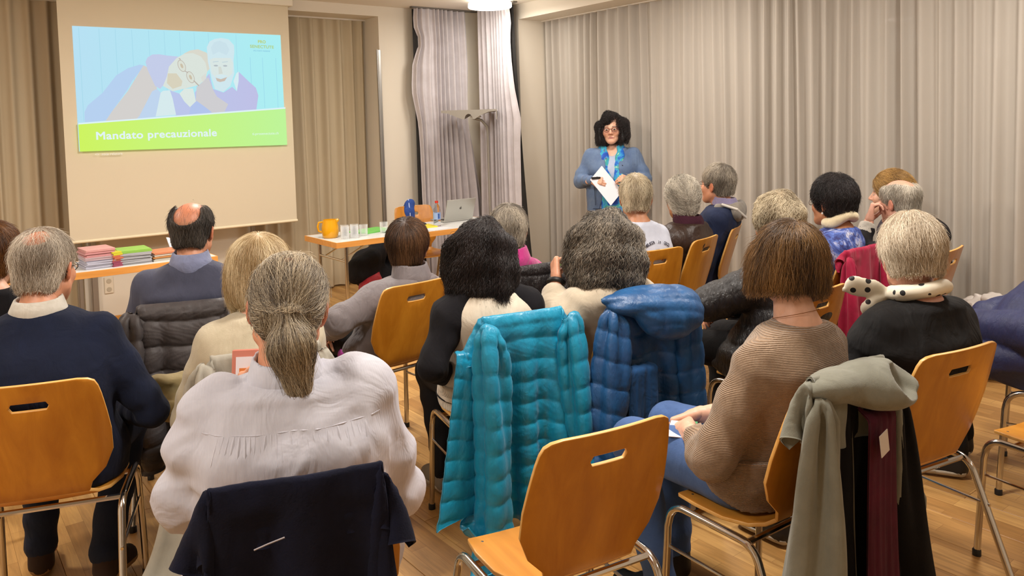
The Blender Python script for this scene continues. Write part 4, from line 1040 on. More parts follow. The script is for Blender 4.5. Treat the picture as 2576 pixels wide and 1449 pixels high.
TEAL = fabric('teal_nylon', hexc('#0f93b8'), hexc('#0a789c'), 'puffer', .36, .1, .1, .25, 1.2, .12)
j = jroot('black', 'teal quilted jacket hung over the chair of the black-haired woman')
drape_panel(j, TEAL, .56, .84, .84, .10, -.03, disp=quilt_fn(12, .010, -.35, .06, 1), seed=1, nu=48, bend=.8, wav=.004, pull=dict(L=(-.28, -.33, .19), R=(.27, -.32, .17)))
drape_panel(j, TEAL, .10, .23, .58, .0, -.215, nu=18, nv=30, disp=quilt_fn(9, .009, .3, .06, 4), seed=4, bend=.8, wav=.004, pin=(-.3, -.15), lift=-.12, yoff=.022, pull=dict(L=(-.385, -.30, .19)), name='front_panel')
drape_sleeve(j, TEAL, (-.150, -.285, .862), (-.29, -.44, .64), (-.23, -.43, .05), .078, .058, disp=quilt_fn(12, .008, 0, .08, 2), seed=2, cross=.085, th=.062)
drape_sleeve(j, TEAL, (.165, -.265, .862), (.29, -.38, .66), (.33, -.36, .20), .070, .052, disp=quilt_fn(10, .008, 0, .08, 3), seed=3, cross=.08, th=.055)

BLUEP = fabric('petrol_blue_nylon', hexc('#1c5487'), hexc('#123f6e'), 'puffer', .42, .1, .1, .25, 1.2, .12)
BLUEL = fabric('blue_softshell', hexc('#17497c'), hexc('#133d6a'), 'fleece', .8, .3, .05, .2)
j = jroot('curly', 'blue quilted jacket with hood hung over the chair of the grey curly-haired woman')
drape_panel(j, BLUEP, .52, .64, .84, .09, disp=quilt_fn(11, .011, -.5, .06, 5), seed=5, bend=.8, wav=.004)
drape_sleeve(j, BLUEP, (-.165, -.255, .86), (-.32, -.36, .66), (-.36, -.30, .30), .080, .064, disp=quilt_fn(9, .009, 0, .08, 6), seed=6, cross=.085, th=.05)
drape_sleeve(j, BLUEP, (.165, -.255, .86), (.26, -.38, .62), (.34, -.34, .10), .062, .046, disp=quilt_fn(11, .009, 0, .08, 7), seed=7, cross=.075, th=.05)
soft_hood(j, BLUEP, [((.0, -.27, .885), (.20, .085, .05), 0), ((.055, -.315, .825), (.145, .075, .085), .05), ((-.03, -.24, .905), (.19, .05, .028), .03)], (), (.055, .0045), 8, .004)
drape_panel(j, BLUEL, .13, .20, .56, .0, -.10, nu=16, nv=26, disp=soft_fn(.002, 9), pin=(-.2, .0), seed=9, name='side_panel', lift=-.23, yoff=-.085)
MB().tube([(-.20, -.215, .905), (-.08, -.205, .922), (.06, -.205, .922), (.17, -.215, .905)], .006, 8).build('hood_trim', plain('turquoise_piping', hexc('#2a9fc0'), .5), j, True)

CHAR = fabric('charcoal_nylon', hexc('#4a4546'), hexc('#383436'), 'puffer', .55, .1, .1, .18, 1.1, .10)
j = jroot('bald', 'charcoal grey quilted down jacket over the chair of the balding man')
drape_panel(j, CHAR, .56, .66, .72, .08, .01, disp=quilt_fn(8, .022, .15, .04, 11), seed=11, bend=1.0, wav=.0, lift=.008)
drape_sleeve(j, CHAR, (-.18, -.235, .865), (-.285, -.27, .66), (-.30, -.24, .34), .070, .058, disp=quilt_fn(7, .012, 0, .08, 12), seed=12, cross=.08, th=.045)
drape_sleeve(j, CHAR, (.18, -.235, .865), (.295, -.27, .70), (.31, -.24, .38), .070, .058, disp=quilt_fn(7, .012, 0, .08, 13), seed=13, cross=.08, th=.045)

SAGE = fabric('pale_grey_twill', hexc('#a8a497'), hexc('#98958a'), 'weave', .8, .2, .05, .25, 1, .2)
j = jroot('blond', 'long pale grey coat hung over the chair of the blonde woman', 'coat', 'coat')
drape_panel(j, SAGE, .50, 1.05, .98, .10, -.10, disp=soft_fn(.0025, 15), seed=15, nu=48, nv=44, pull=dict(L=(-.46, -.38, .05)))
drape_sleeve(j, SAGE, (-.17, -.25, .86), (-.34, -.40, .70), (-.41, -.46, .30), .070, .066, disp=soft_fn(.002, 16), seed=16, cross=.05, th=.05)
drape_sleeve(j, SAGE, (.17, -.25, .86), (.26, -.31, .62), (.28, -.29, .25), .064, .060, disp=soft_fn(.002, 17), seed=17)

NAVYF = fabric('dark_navy_fleece', hexc('#0c1026'), hexc('#080a1a'), 'fleece', .95, .12, .2, .5, 1, .2)
j = jroot('pony', 'dark navy fleece jacket over the foremost chair, in front of the man with ponytail')
drape_panel(j, NAVYF, .56, 1.0, .92, .12, 0, disp=soft_fn(.0022, 21), seed=21, nu=50, nv=44, lift=.01, pin=(-.175, .175), pull=dict(L=(-.34, -.34, .05), R=(.36, -.34, .05)))
MB().tube([(-.085, -.292, .800), (-.06, -.294, .808), (-.03, -.294, .815)], .0016, 5).build('thread', plain('loose_thread', (.35, .33, .36), .8), j, True)

PUFB = fabric('black_shiny_nylon', hexc('#1d191c'), hexc('#110f11'), 'puffer', .33, .1, .2, .7, 1.6, .2)
j = jroot('pink', 'shiny black puffer jacket over the chair of the person in pink fleece')
drape_panel(j, PUFB, .44, .50, .72, .08, disp=quilt_fn(9, .012, 0, .06, 24), seed=24, bend=.8, wav=.005)
drape_sleeve(j, PUFB, (-.17, -.25, .86), (-.26, -.30, .62), (-.28, -.28, .3), .062, .052, disp=quilt_fn(8, .010, 0, .08, 25), seed=25, cross=.08, th=.045)
drape_sleeve(j, PUFB, (.17, -.25, .86), (.25, -.30, .62), (.27, -.28, .3), .062, .052, disp=quilt_fn(8, .010, 0, .08, 26), seed=26, cross=.08, th=.045)

RED = fabric('crimson_twill', hexc('#a91540'), hexc('#8f0f35'), 'weave', .75, .2, .06, .25, 1, .2)
j = jroot('blue', 'crimson jacket hung over the chair of the woman in blue patterned top')
drape_panel(j, RED, .42, .56, .72, .09, disp=soft_fn(.0025, 27), seed=27, lift=.02)
drape_sleeve(j, RED, (-.165, -.25, .875), (-.255, -.31, .62), (-.28, -.28, .34), .060, .052, disp=soft_fn(.002, 28), seed=28)
drape_sleeve(j, RED, (.165, -.25, .875), (.235, -.31, .62), (.24, -.28, .3), .060, .050, disp=soft_fn(.002, 29), seed=29)
MB().tube([(-.012, -.285, .60), (-.013, -.30, .42)], .006, 6).build('pocket_zip', plain('zip_black', (.02, .01, .015), .5), j, True)

SAGEH = fabric('sage_sweat_fabric', hexc('#7d7d70'), hexc('#6e6e62'), 'knit', .95, .2, .05, .3, 1, .2)
BLKF = fabric('black_fleece', hexc('#0b0a0c'), hexc('#070608'), 'fleece', .95, .1, .2, .5, 1, .2)
BURG = fabric('burgundy_lining', hexc('#4a0d24'), hexc('#380a1b'), 'knit', .9, .2, .1, .3, 1, .2)
j2 = jroot('bob', 'black jacket with burgundy lining hanging below the hooded sweat jacket', group='jackets over chair backs')
drape_panel(j2, BLKF, .30, .46, .56, .03, .10, nu=32, nv=34, disp=soft_fn(.003, 35), pin=(-.04, .19), seed=35, lift=-.03, yoff=-.02, name='outer_shell')
drape_sleeve(j2, BLKF, (.17, -.27, .80), (.27, -.34, .60), (.33, -.30, .17), .055, .062, disp=soft_fn(.002, 36), seed=36)
drape_panel(j2, BURG, .12, .16, .70, .0, .045, nu=14, nv=30, disp=soft_fn(.002, 37), pin=(-.05, .15), seed=37, lift=-.09, yoff=-.072, name='lining')
j = jroot('bob', 'grey green hooded sweat jacket draped over the chair of the woman in ribbed beige sweater')
drape_panel(j, SAGEH, .28, .56, .90, .10, -.14, nu=34, nv=44, disp=soft_fn(.003, 31), pin=(-.19, .0), seed=31, lift=.01, yoff=-.01, pull=dict(L=(-.44, -.27, .06)))
drape_panel(j, SAGEH, .36, .40, .30, .08, .03, nu=32, nv=18, disp=soft_fn(.002, 32), pin=(-.15, .17), seed=32, lift=.02, yoff=-.015, name='shoulder_panel')
drape_sleeve(j, SAGEH, (-.15, -.265, .86), (-.24, -.36, .62), (-.40, -.34, .05), .066, .070, disp=soft_fn(.003, 34), seed=34)
drape_sleeve(j, SAGEH, (.165, -.26, .875), (.225, -.30, .72), (.235, -.27, .50), .055, .050, disp=soft_fn(.002, 38), seed=38)
soft_hood(j, SAGEH, [((-.095, -.238, .876), (.095, .046, .026), 0), ((.01, -.256, .872), (.135, .062, .036), .06), ((.09, -.285, .852), (.110, .092, .060), .06)], [((.118, -.372, .880), (.068, .080, .050), .012), ((.17, -.34, .90), (.05, .06, .04), .015)], None, 33, .004)
tg = MB().box((-.022, -.001, -.03), (.022, .001, .03), 0).build('label_tag', plain('tag_white', hexc('#cfc6bd'), .7), j); tg.location = (.01, -.335, .73); tg.rotation_euler = (0, -.2, .1)
# ------------------------------------------------------------------ the audience
DEN = fabric('blue_denim', hexc('#4a6697'), hexc('#39527f'), 'denim', .85, .1, .1, .3, .8, .35)
DKDEN = fabric('dark_denim', hexc('#1b2740'), hexc('#131c30'), 'denim', .85, .1, .1, .3, .8, .35)
BLKT = fabric('black_trousers', hexc('#131214'), hexc('#0d0c0e'), 'weave', .85, .1, .1, .2, .8, .35)
CREAMT = fabric('cream_trousers', hexc('#cfc8b6'), hexc('#bdb5a2'), 'weave', .8, .1, .05, .2, .8, .35)
SHOEB = plain('shoe_black', (.012, .011, .012), .5); SHOEBR = plain('shoe_brown_suede', hexc('#2e1f19'), .8); SHOEG = plain('shoe_grey_canvas', hexc('#8d8579'), .8)
SOLEW = plain('sole_white', hexc('#b9b0a0'), .6); SOLEB = plain('sole_dark', (.015, .014, .013), .7); SOLETAN = plain('sole_tan', hexc('#8f6d43'), .7)
SPEC_D = plain('spectacle_dark', (.02, .015, .015), .35); SPEC_R = plain('spectacle_red', hexc('#5b1f28'), .35); SPEC_M = plain('spectacle_metal', (.3, .28, .26), .3, 1)
HC = lambda n, d, l, m=None, rough=.42: dict(n='hair_'+n, dark=hexc(d), light=hexc(l), mid=hexc(m or d), rough=rough)
H_SILVER = HC('silver', '#8a7d6d', '#e6dccb', '#a99d8c'); H_PEPPER = HC('pepper', '#1f1a17', '#5d554c', '#2e2823'); H_BLOND = HC('ash_blond', '#a88d62', '#ecdcb8', '#c7b088')
H_PONY = HC('grey_brown', '#54483a', '#d3c4a8', '#85775f'); H_BROWN = HC('dark_brown', '#2a1a10', '#7a5638', '#4a3020'); H_BLACK = HC('black', '#0a0708', '#2a1f1e', '#120d0d'); H_CURLY = HC('salt_pepper', '#1c1816', '#a39888', '#3d3631')
H_BOB = HC('chestnut', '#3a2718', '#96703f', '#53391f'); H_WHITE = HC('white_blond', '#a8957b', '#f4e8d2', '#d0bea2'); H_SAND = HC('sandy_grey', '#84755c', '#e8dabc', '#ad9c80'); H_GREYP = HC('grey', '#5d554b', '#c2b7a5', '#7e7567')
H_GOLD = HC('golden', '#6e4f28', '#c39a58', '#8f6a38'); H_LGREY = HC('light_grey', '#8a8274', '#ece4d4', '#aaa192'); H_AUB = HC('auburn', '#4a2b12', '#8a5a2a', '#5f3a1a')
SH = dict(kind='short', t=.013, len=.045, steps=6, flow='crown')
def st(**k): d = dict(SH); d.update(k); return d

# man with ponytail, nearest
SHIRT = fabric('striped_shirt', hexc('#cacad4'), hexc('#bcbcc8'), 'stripe', .8, .1, .03, .2, 1.0, .35, 'X')
def pony_extra(root, d):
    Nk, F = d['N'], d['F']
    def surf(x, z):          # the point of the shirt's back at this width and height
        y = np.arange(-.42, .1, .003); q = np.column_stack([np.full(len(y), x), y, np.full(len(y), z)]); k = np.argmax(F.sample(q) < 0); return V3(x, y[k], z)
    ze = lambda x: Nk[2]-.085+.35*x*x-.06*abs(x)
    xs = np.linspace(-.185, .185, 41); m = MB()
    m.tube([surf(x, ze(x))+V3(0, .001, 0) for x in xs], .0026, 6); m.build('yoke_seam', SHIRT, root, True)
    m = MB(); r = random.Random(5)
    for i in range(30):      # gathers below the yoke
        x = -.15+.30*i/29; ln = r.uniform(.05, .12); sk = 1+.25*r.random(); P = [surf(x*(1+(sk-1)*t), ze(x)-.002-ln*t)+V3(0, .0035+.004*t, 0) for t in (0, .25, .5, .75, 1)]
        m.tube(P, [.004, .0055, .0055, .005, .002], 6)
    m.build('gathers', SHIRT, root, True)
person('man with grey ponytail in pale striped shirt, seen from behind in the foreground', *CH['pony'], head=(0.688, 1.775, 1.155), hyaw=24, hpitch=-6, hroll=6, sex='m', skin='ruddy', sw=.175, g=1.15, dep=1.1, hips=1.05, slump=.15, pad=.05, shup=.028,
       top='shirt', top_mat=SHIRT, pants_mat=CREAMT, shoe_mat=SHOEB, hair=dict(kind='tail', knot=(.004, -.122, .0), tail=(.040, -.150, -.150), len=.15, steps=14, flow='knot', jit=.16, lift=.004, h=.0055, ears=True, front=.0, low=-.30, bald=[((-.004, -.02, .148), (.048, .066, .040))], thin=.35), hair_cols=H_PONY, nh=7500, hrad=.00055,
       arms=dict(L=((-.225, .05, .765), (-.13, .36, .84)), R=((.235, .08, .70), (.12, .34, .62)), handL=dict(d=(.3, .45, .75), n=(-.5, .6, .2), curl=.45, h=.005)), cloth=.026, wr=.009, sl_r=1.2, res=.0085, seed=3, neck=.045, collar=dict(up=.035, r=.072), redtop=.5, extra=pony_extra, beard=hexc('#8d7f6d'), cuff=.02)
# man in navy sweater
NAVYK = fabric('navy_knit', hexc('#141c33'), hexc('#0e1527'), 'knit', .95, .25, .1, .35, 1, .4)
person('grey-haired man in navy sweater and glasses at the left edge', *CH['navy'], head=(0.337, 2.965, 1.147), hyaw=34, hpitch=-4, sex='m', skin='ruddy', sw=.18, g=1.05, dep=1.0, top='sweater', top_mat=NAVYK, pants_mat=DKDEN, shoe_mat=SHOEBR, sole_mat=SOLETAN,
       hair=st(t=.007, len=.05, flow='crown', crown=(0, -.03, .14), jit=.35, bald=[((.005, -.075, .118), (.045, .05, .038))], thin=.45, low=-.085), hair_cols=H_SILVER, nh=5000, hrad=.0006, arms=dict(R=((.30, .02, .66), (.17, .27, .60)), L=((-.29, .04, .68), (-.08, .28, .62))), res=.009, seed=4, collar=dict(up=.028, r=.068), collar_mat=fabric('speckled_shirt', hexc('#c9c5bb'), hexc('#a9a498'), 'weave', .8), specs=SPEC_D, redtop=.6, wr=.004,
       legs=dict(L=((-.13, .42, .52), (-.14, .37, .10)), R=((.16, .42, .52), (.10, .20, .12)), toeR=(.05, .10, -.06)))
# balding man
BLUEG = fabric('slate_blue_knit', hexc('#4a4d60'), hexc('#3f4254'), 'knit', .95, .3, .06, .3, 1, .35)
person('balding man in slate blue sweater with shirt collar, seated before the leaflet table', *CH['bald'], head=(0.950, 3.495, 1.157), hyaw=33, hpitch=-2, sex='m', skin='ruddy', sw=.18, g=1.0, pad=.03, top='sweater', top_mat=BLUEG, pants_mat=BLKT, shoe_mat=SHOEB,
       hair=st(t=.008, len=.03, flow='crown', crown=(0, .0, .14), jit=.3, low=-.08, bald=[((0, .03, .14), (.064, .11, .075)), ((0, -.078, .095), (.055, .055, .075)), ((0, .04, .155), (.11, .13, .05))], thin=.04), hair_cols=H_PEPPER, nh=3500, hrad=.0007, collar=dict(up=.035, r=.07), collar_mat=fabric('blue_shirt', hexc('#7f87a8'), None, 'weave', .8), redtop=.8, seed=5)
# blonde woman
CREAMK = fabric('oatmeal_knit', hexc('#c2b8a0'), hexc('#b0a58c'), 'knit', .95, .3, .06, .4, 1, .35)
person('blonde woman in oatmeal cardigan, half hidden by the ponytail man', *CH['blond'], head=(0.945, 2.690, 1.085), hyaw=16, hpitch=-3, sex='f', skin='fair', sw=.16, g=1.05, pad=.04, top='cardigan', top_mat=CREAMK, pants_mat=BLKT, shoe_mat=SHOEB,
       hair=dict(kind='bob', t=.004, len=.11, steps=9, flow='crown', crown=(0, -.05, .14), jit=.15, low=-.125, ears=False), hair_cols=H_BLOND, nh=4500, hrad=.0006, seed=6, cloth=.02)
# woman in grey padded jacket
GREYJ = fabric('grey_padded_cloth', hexc('#7d7678'), hexc('#6d676a'), 'weave', .7, .2, .06, .25, 1.2, .55)
def grey_extra(root, d):
    w_ = d['A'][-1][2]; e = d['A'][-1][1]; u = (w_-e)/np.linalg.norm(w_-e); m = MB(); a = np.cross(u, (0, 0, 1)); a /= np.linalg.norm(a); b = np.cross(u, a)
    m.tube([w_-u*.012+.032*(a*math.cos(t)+b*math.sin(t)) for t in np.linspace(0, 2*PI, 20, endpoint=False)], .007, 8, closed=True); o = m.build('wristwatch', plain('watch_strap', (.02, .015, .012), .4), root, True)
    c = w_-u*.012-a*.036; MB().lathe([(0, .004), (.016, .003), (.017, -.003), (0, -.004)], tuple(c), 20).build('watch_face', plain('watch_gold', hexc('#b89a5a'), .25, 1), o, True)
    F = Field((-.36, -.25, .44), (.36, .3, .62), .008); R = torso_rows(d['N'], .155, 1.0, 1.0, 1.0, 0, .034, .44); F.loft([r_ for r_ in R if r_[0] < .66]+[(.70, 0, -.03, .2, .14)], 0); X, Y, Z = F.xyz(); F.a = np.maximum(F.a, np.maximum(Z-.505-.12*Y, .46-Z+.12*Y*0).astype(np.float32)); link('hem_band', F.mesh('hem_band'), plain('magenta_trim', hexc('#9c2b86'), .6), root)
person('brown-haired woman in grey padded jacket with wristwatch, on the slotted chair by the table', *CH['grey'], head=(1.880, 3.285, 0.995), hyaw=38, hpitch=2, sex='f', skin='fair', sw=.155, g=1.0, top='jacket', top_mat=GREYJ, pants_mat=BLKT, shoe_mat=SHOEB,
       hair=st(t=.022, len=.08, steps=8, flow='crown', crown=(0, -.07, .12), jit=.12, low=-.095, ears=False, front=-.002), hair_cols=H_BROWN, nh=4000, hrad=.0007, cloth=.026, wr=.007, sl_r=1.2, seed=7, collar=dict(up=.055, r=.080), arms=dict(L=((-.305, -.03, .71), (-.25, .16, .62)), R=((.25, .06, .66), (.1, .28, .6))), extra=grey_extra)
# black-haired woman in raglan sweater
IVORY = fabric('ivory_knit', hexc('#d9cfbd'), hexc('#cabfac'), 'knit', .95, .3, .04, .3, 1, .35); BLKK = fabric('black_knit', hexc('#131217'), hexc('#0d0c10'), 'knit', .95, .2, .1, .3, 1, .3)
RIBI = fabric('ivory_rib', hexc('#d3c9b6'), hexc('#c2b7a3'), 'corduroy', .95, .3, .03, .3, 1.5, .2, 'X')
def black_extra(root, d):
    for nm, z0, z1, off, m in (('hem_band', .46, .575, .022, RIBI), ('hem_stripe', .497, .507, .026, BLKK)):
        F = Field((-.36, -.26, .42), (.36, .3, .66), .0065 if nm == 'hem_band' else .005); R = torso_rows(d['N'], .16, 1.02, 1.0, 1.0, 0, off, .42, .03); F.loft([r_ for r_ in R if r_[0] < .8], 0); X, Y, Z = F.xyz(); F.a = np.maximum(F.a, np.maximum(Z-z1, z0-Z).astype(np.float32)); link(nm, F.mesh(nm), m, root)
person('woman with long black curly hair in ivory and black raglan sweater', *CH['black'], head=(1.735, 2.475, 1.073), hyaw=32, hpitch=-2, sex='f', skin='mid', sw=.16, g=1.02, pad=.03, top='sweater', top_mat=IVORY, sleeve_mat=BLKK, pants_mat=BLKT, shoe_mat=SHOEG, sole_mat=SOLEW,
       hair=dict(kind='long', t=.0, wide=.004, len=.16, steps=16, flow='crown', crown=(0, -.04, .14), grav=(0, 0, -1.3), jit=.2, curl=.7, cf=130, low=-.185, ears=False, lump=.005, lift=.006, ragged=.012), hair_cols=H_BLACK, nh=5500, hrad=.0008, seed=8, arms=dict(L=((-.315, -.10, .70), (-.17, .12, .585)), R=((.24, .08, .66), (.08, .28, .6))), extra=black_extra, hem=.5, wr=.004,
       legs=dict(L=((-.14, .42, .52), (-.13, .32, .11)), R=((.12, .44, .52), (.12, .42, .10))))
# person in pink fleece
PINK = fabric('pink_fleece', hexc('#b8347f'), hexc('#a32a6e'), 'fleece', .95, .4, .06, .4, 1, .4)
person('short grey-haired person in pink fleece before the dark puffer jacket', *CH['pink'], head=(2.385, 3.150, 1.035), hyaw=30, sex='f', skin='fair', sw=.165, g=1.0, pad=.03, top='fleece', top_mat=PINK, pants_mat=BLKT, shoe_mat=SHOEB, hair=st(t=.016, len=.05, jit=.3, low=-.085), hair_cols=H_GREYP, nh=3000, hrad=.0008, seed=9, collar=dict(up=.05, r=.074))
# grey curly-haired woman
BEIGEK = fabric('beige_knit', hexc('#bfb29d'), hexc('#ada08b'), 'knit', .95, .3, .05, .4, 1, .4)
def curly_extra(root, d):
    w_ = d['A'][-1][2]; e = d['A'][-1][1]; u = (w_-e)/np.linalg.norm(w_-e); m = MB(); a = np.cross(u, (0, 1, 0)); a /= np.linalg.norm(a); b = np.cross(u, a)
    m.tube([w_-u*.014+.030*(a*math.cos(t)+b*math.sin(t)) for t in np.linspace(0, 2*PI, 20, endpoint=False)], .010, 8, closed=True); m.build('wristwatch', BLACKP, root, True)
person('woman with big grey curly hair in beige sweater, resting her chin on her hand', *CH['curly'], head=(2.235, 2.300, 1.065), hyaw=38, hpitch=-3, sex='f', skin='mid', sw=.165, g=1.05, pad=.04, top='sweater', top_mat=BEIGEK, pants_mat=BLKT, shoe_mat=SHOEB,
       hair=dict(kind='long', t=.004, wide=.022, len=.15, steps=16, flow='crown', crown=(0, -.03, .15), grav=(0, 0, -1.0), jit=.3, curl=.8, cf=150, low=-.185, ears=False, lump=.007, lift=.010, ragged=.016, front=-.005), hair_cols=H_CURLY, nh=6500, hrad=.0008, seed=10, arms=dict(L=((-.31, -.01, .74), (-.20, .10, .935)), R=((.25, .08, .68), (.09, .28, .62)), handL=dict(d=(.25, .5, .7), n=(-.8, .2, .1), curl=.9)), extra=curly_extra, cloth=.022, wr=.006, sl_r=1.2, cuff=.075)
# woman in ribbed beige sweater
RIBB = fabric('ribbed_taupe_knit', hexc('#a58a70'), hexc('#94795f'), 'rib', .95, .3, .05, .7, 3.6, .3, 'Z')
def bob_extra(root, d):
    F = Field((-.40, -.30, .38), (.40, .30, .66), .0075); R = torso_rows(d['N'], .155, 1.0, 1.0, 1.0, 0, .036, .38, .04); F.loft([r_ for r_ in R if r_[0] < .8], 0); X, Y, Z = F.xyz(); F.a = np.maximum(F.a, np.maximum(Z-.62, .475-Z-.35*np.clip(-Y-.02, 0, 1)).astype(np.float32)); F.half((0, .75, -.66), -.325); F.disp(lambda X, Y, Z: -.004*noise3(X, Y, Z, 16, 5)); link('sweater_hem', F.mesh('sweater_hem'), RIBB, root)
    Nk = d['N']; MB().tube([Nk+V3(.066*math.cos(t), .064*math.sin(t)+.012, .012-.02*math.sin(t)) for t in np.linspace(0, 2*PI, 32, endpoint=False)], .0009, 5, closed=True).build('necklace', plain('gold', hexc('#a9713a'), .3, 1), root, True)
person('woman with chestnut bob in ribbed beige sweater and jeans, her hands in her lap', *CH['bob'], head=(2.045, 1.335, 1.136), hyaw=40, hpitch=-2, hroll=2, sex='f', skin='fair', sw=.155, g=1.0, pad=.04, top='sweater', top_mat=RIBB, pants_mat=DEN, shoe_mat=SHOEB,
       hair=dict(kind='bob', t=-.006, len=.095, steps=12, flow='crown', crown=(.012, -.04, .14), grav=(.05, 0, -.7), jit=.12, low=-.088, ears=False, curl=.22, cf=55, ragged=.012, lift=.005, tip=.012), hair_cols=H_BOB, nh=8000, hrad=.00055, seed=11, arms=dict(L=((-.245, .015, .635), (-.105, .235, .625)), R=((.245, .07, .66), (.02, .30, .62)), handL=dict(d=(.55, .75, -.2), n=(-.25, .3, .9), curl=.5, h=.004)), extra=bob_extra, neck=.062, hemcut=-.33, res=.0085, wr=.005, sl_r=1.12, cuff=.02, hem=.52,
       legs=dict(L=((-.13, .45, .525), (-.14, .33, .11)), R=((.06, .47, .53), (.05, .44, .10))))
# woman with polka dot scarf
BLKC = fabric('black_cotton', hexc('#0f0e0f'), hexc('#0a090a'), 'weave', .85, .15, .2, .3, 1, .6)
def dots():
    m, nt, b = nodes('polka_dot_silk'); tc = N(nt, 'ShaderNodeTexCoord'); vo = N(nt, 'ShaderNodeTexVoronoi', Scale=30.0); vo.inputs['Randomness'].default_value = .35; L(nt, tc.outputs['Object'], vo.inputs['Vector'])
    cr = N(nt, 'ShaderNodeValToRGB'); cr.color_ramp.interpolation = 'CONSTANT'; cr.color_ramp.elements[0].color = (.01, .01, .012, 1); cr.color_ramp.elements[1].color = c4(hexc('#ded6c2')); cr.color_ramp.elements[1].position = .27; L(nt, vo.outputs['Distance'], cr.inputs[0]); L(nt, cr.outputs[0], b.inputs['Base Color']); b.inputs['Roughness'].default_value = .55
    return m
DOT = dots()
def dot_extra(root, d):
    Nk = d['N']; F = Field(Nk-V3(.3, .2, .16), Nk+V3(.2, .3, .13), .0055); ring = lambda a: Nk+V3(.073*math.cos(a), .074*math.sin(a)+.012, .016-.018*math.sin(a))
    for a in np.linspace(0, 2*PI, 26, endpoint=False): F.cone(ring(a), ring(a+2*PI/26), .022, .022, .008)
    k = ring(2.5)+V3(-.012, .008, 0); n_ = (.62, .78, .1)
    F.ell(k, (.020, .020, .019), .006)
    for P_, r_ in (([k, k+V3(-.040, .030, .018), k+V3(-.085, .065, .022), k+V3(-.115, .09, .006)], (.012, .030, .030, .006)), ([k, k+V3(-.03, .022, -.022), k+V3(-.05, .035, -.05), k+V3(-.055, .04, -.075)], (.012, .024, .026, .012))):
        for q in range(3): F.cone(P_[q], P_[q+1], r_[q], r_[q+1], .008, flat=(n_, 2.6))
    folds(F, .003, 45, 4, False); link('scarf', F.mesh('scarf'), DOT, root)
person('white-blonde short-haired woman in black jacket with polka dot scarf', *CH['dot'], head=(2.585, 1.235, 1.097), hyaw=44, hpitch=-2, sex='f', skin='pink', sw=.175, g=1.1, dep=1.0, top='jacket', top_mat=BLKC, pants_mat=BLKT, shoe_mat=SHOEB, sole_mat=SOLEW,
       hair=st(t=.014, top=.012, len=.055, steps=8, jit=.22, low=-.058, flow='crown', crown=(0, .0, .16), lift=.005, grav=(0, -.25, -.45)), hair_cols=H_WHITE, nh=7500, hrad=.0006, seed=12, extra=dot_extra, cloth=.026, wr=.007, sl_r=1.2, res=.0085, legs=dict(R=((.18, .44, .52), (.30, .62, .09))))
# woman in black puffer with sandy hair
PUF2 = fabric('black_puffer_cloth', hexc('#191718'), hexc('#100e10'), 'puffer', .35, .1, .2, .6, 1.3, .3)
person('sandy grey-haired woman in black puffer jacket with folded arms', *CH['puffer'], head=(3.070, 2.060, 1.085), hyaw=24, sex='f', skin='ruddy', sw=.165, g=1.1, dep=1.0, top='jacket', top_mat=PUF2, pants_mat=BLKT, shoe_mat=SHOEB, hair=st(t=.020, top=.004, len=.06, steps=9, jit=.3, curl=.5, cf=120, low=-.088, lump=.004, lift=.006), hair_cols=H_SAND, nh=4500, hrad=.0008, seed=13,
       cloth=.03, wr=.005, sl_r=1.3, quilt=(.085, .009), collar=dict(up=.045, r=.082), arms=dict(L=((-.29, .16, .78), (.0, .30, .74)), R=((.30, .12, .74), (.02, .30, .70))), hem=.44)
# woman in blue patterned top
def flor():
    m, nt, b = nodes('blue_floral_print'); tc = N(nt, 'ShaderNodeTexCoord'); sp = N(nt, 'ShaderNodeSeparateXYZ'); L(nt, tc.outputs['Object'], sp.inputs[0])
    n1 = N(nt, 'ShaderNodeTexNoise', Scale=9.0, Detail=5.0, Distortion=2.2); L(nt, tc.outputs['Object'], n1.inputs['Vector'])
    cr = N(nt, 'ShaderNodeValToRGB'); e = cr.color_ramp.elements; e[0].color = c4(hexc('#27306f')); e[0].position = .38; e[1].color = c4(hexc('#c9cbdd')); e[1].position = .68; x = e.new(.5); x.color = c4(hexc('#4c66b0')); L(nt, n1.outputs['Fac'], cr.inputs[0])
    vo = N(nt, 'ShaderNodeTexVoronoi', Scale=16.0); vo.feature = 'DISTANCE_TO_EDGE'; mp = N(nt, 'ShaderNodeMapping'); mp.inputs['Scale'].default_value = (1, 1, .5); L(nt, tc.outputs['Object'], mp.inputs[0]); n3 = N(nt, 'ShaderNodeTexNoise', Scale=6.0); L(nt, mp.outputs[0], n3.inputs['Vector']); L(nt, n3.outputs['Color'], vo.inputs['Vector'])
    m2 = N(nt, 'ShaderNodeMix', data_type='RGBA'); mr = N(nt, 'ShaderNodeMapRange'); mr.inputs[1].default_value = .02; mr.inputs[2].default_value = .05; mr.inputs[3].default_value = .75; mr.inputs[4].default_value = 0; L(nt, vo.outputs['Distance'], mr.inputs[0]); L(nt, mr.outputs[0], m2.inputs[0]); L(nt, cr.outputs[0], m2.inputs[6]); m2.inputs[7].default_value = c4(hexc('#2b2358'))
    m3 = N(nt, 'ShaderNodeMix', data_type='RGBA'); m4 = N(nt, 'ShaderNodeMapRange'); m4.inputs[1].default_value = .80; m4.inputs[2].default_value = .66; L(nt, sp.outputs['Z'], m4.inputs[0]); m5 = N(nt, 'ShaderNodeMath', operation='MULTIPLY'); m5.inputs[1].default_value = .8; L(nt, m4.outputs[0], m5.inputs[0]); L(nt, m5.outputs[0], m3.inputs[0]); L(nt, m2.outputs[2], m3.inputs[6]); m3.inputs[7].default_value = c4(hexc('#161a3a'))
    L(nt, m3.outputs[2], b.inputs['Base Color']); b.inputs['Roughness'].default_value = .8
    return m
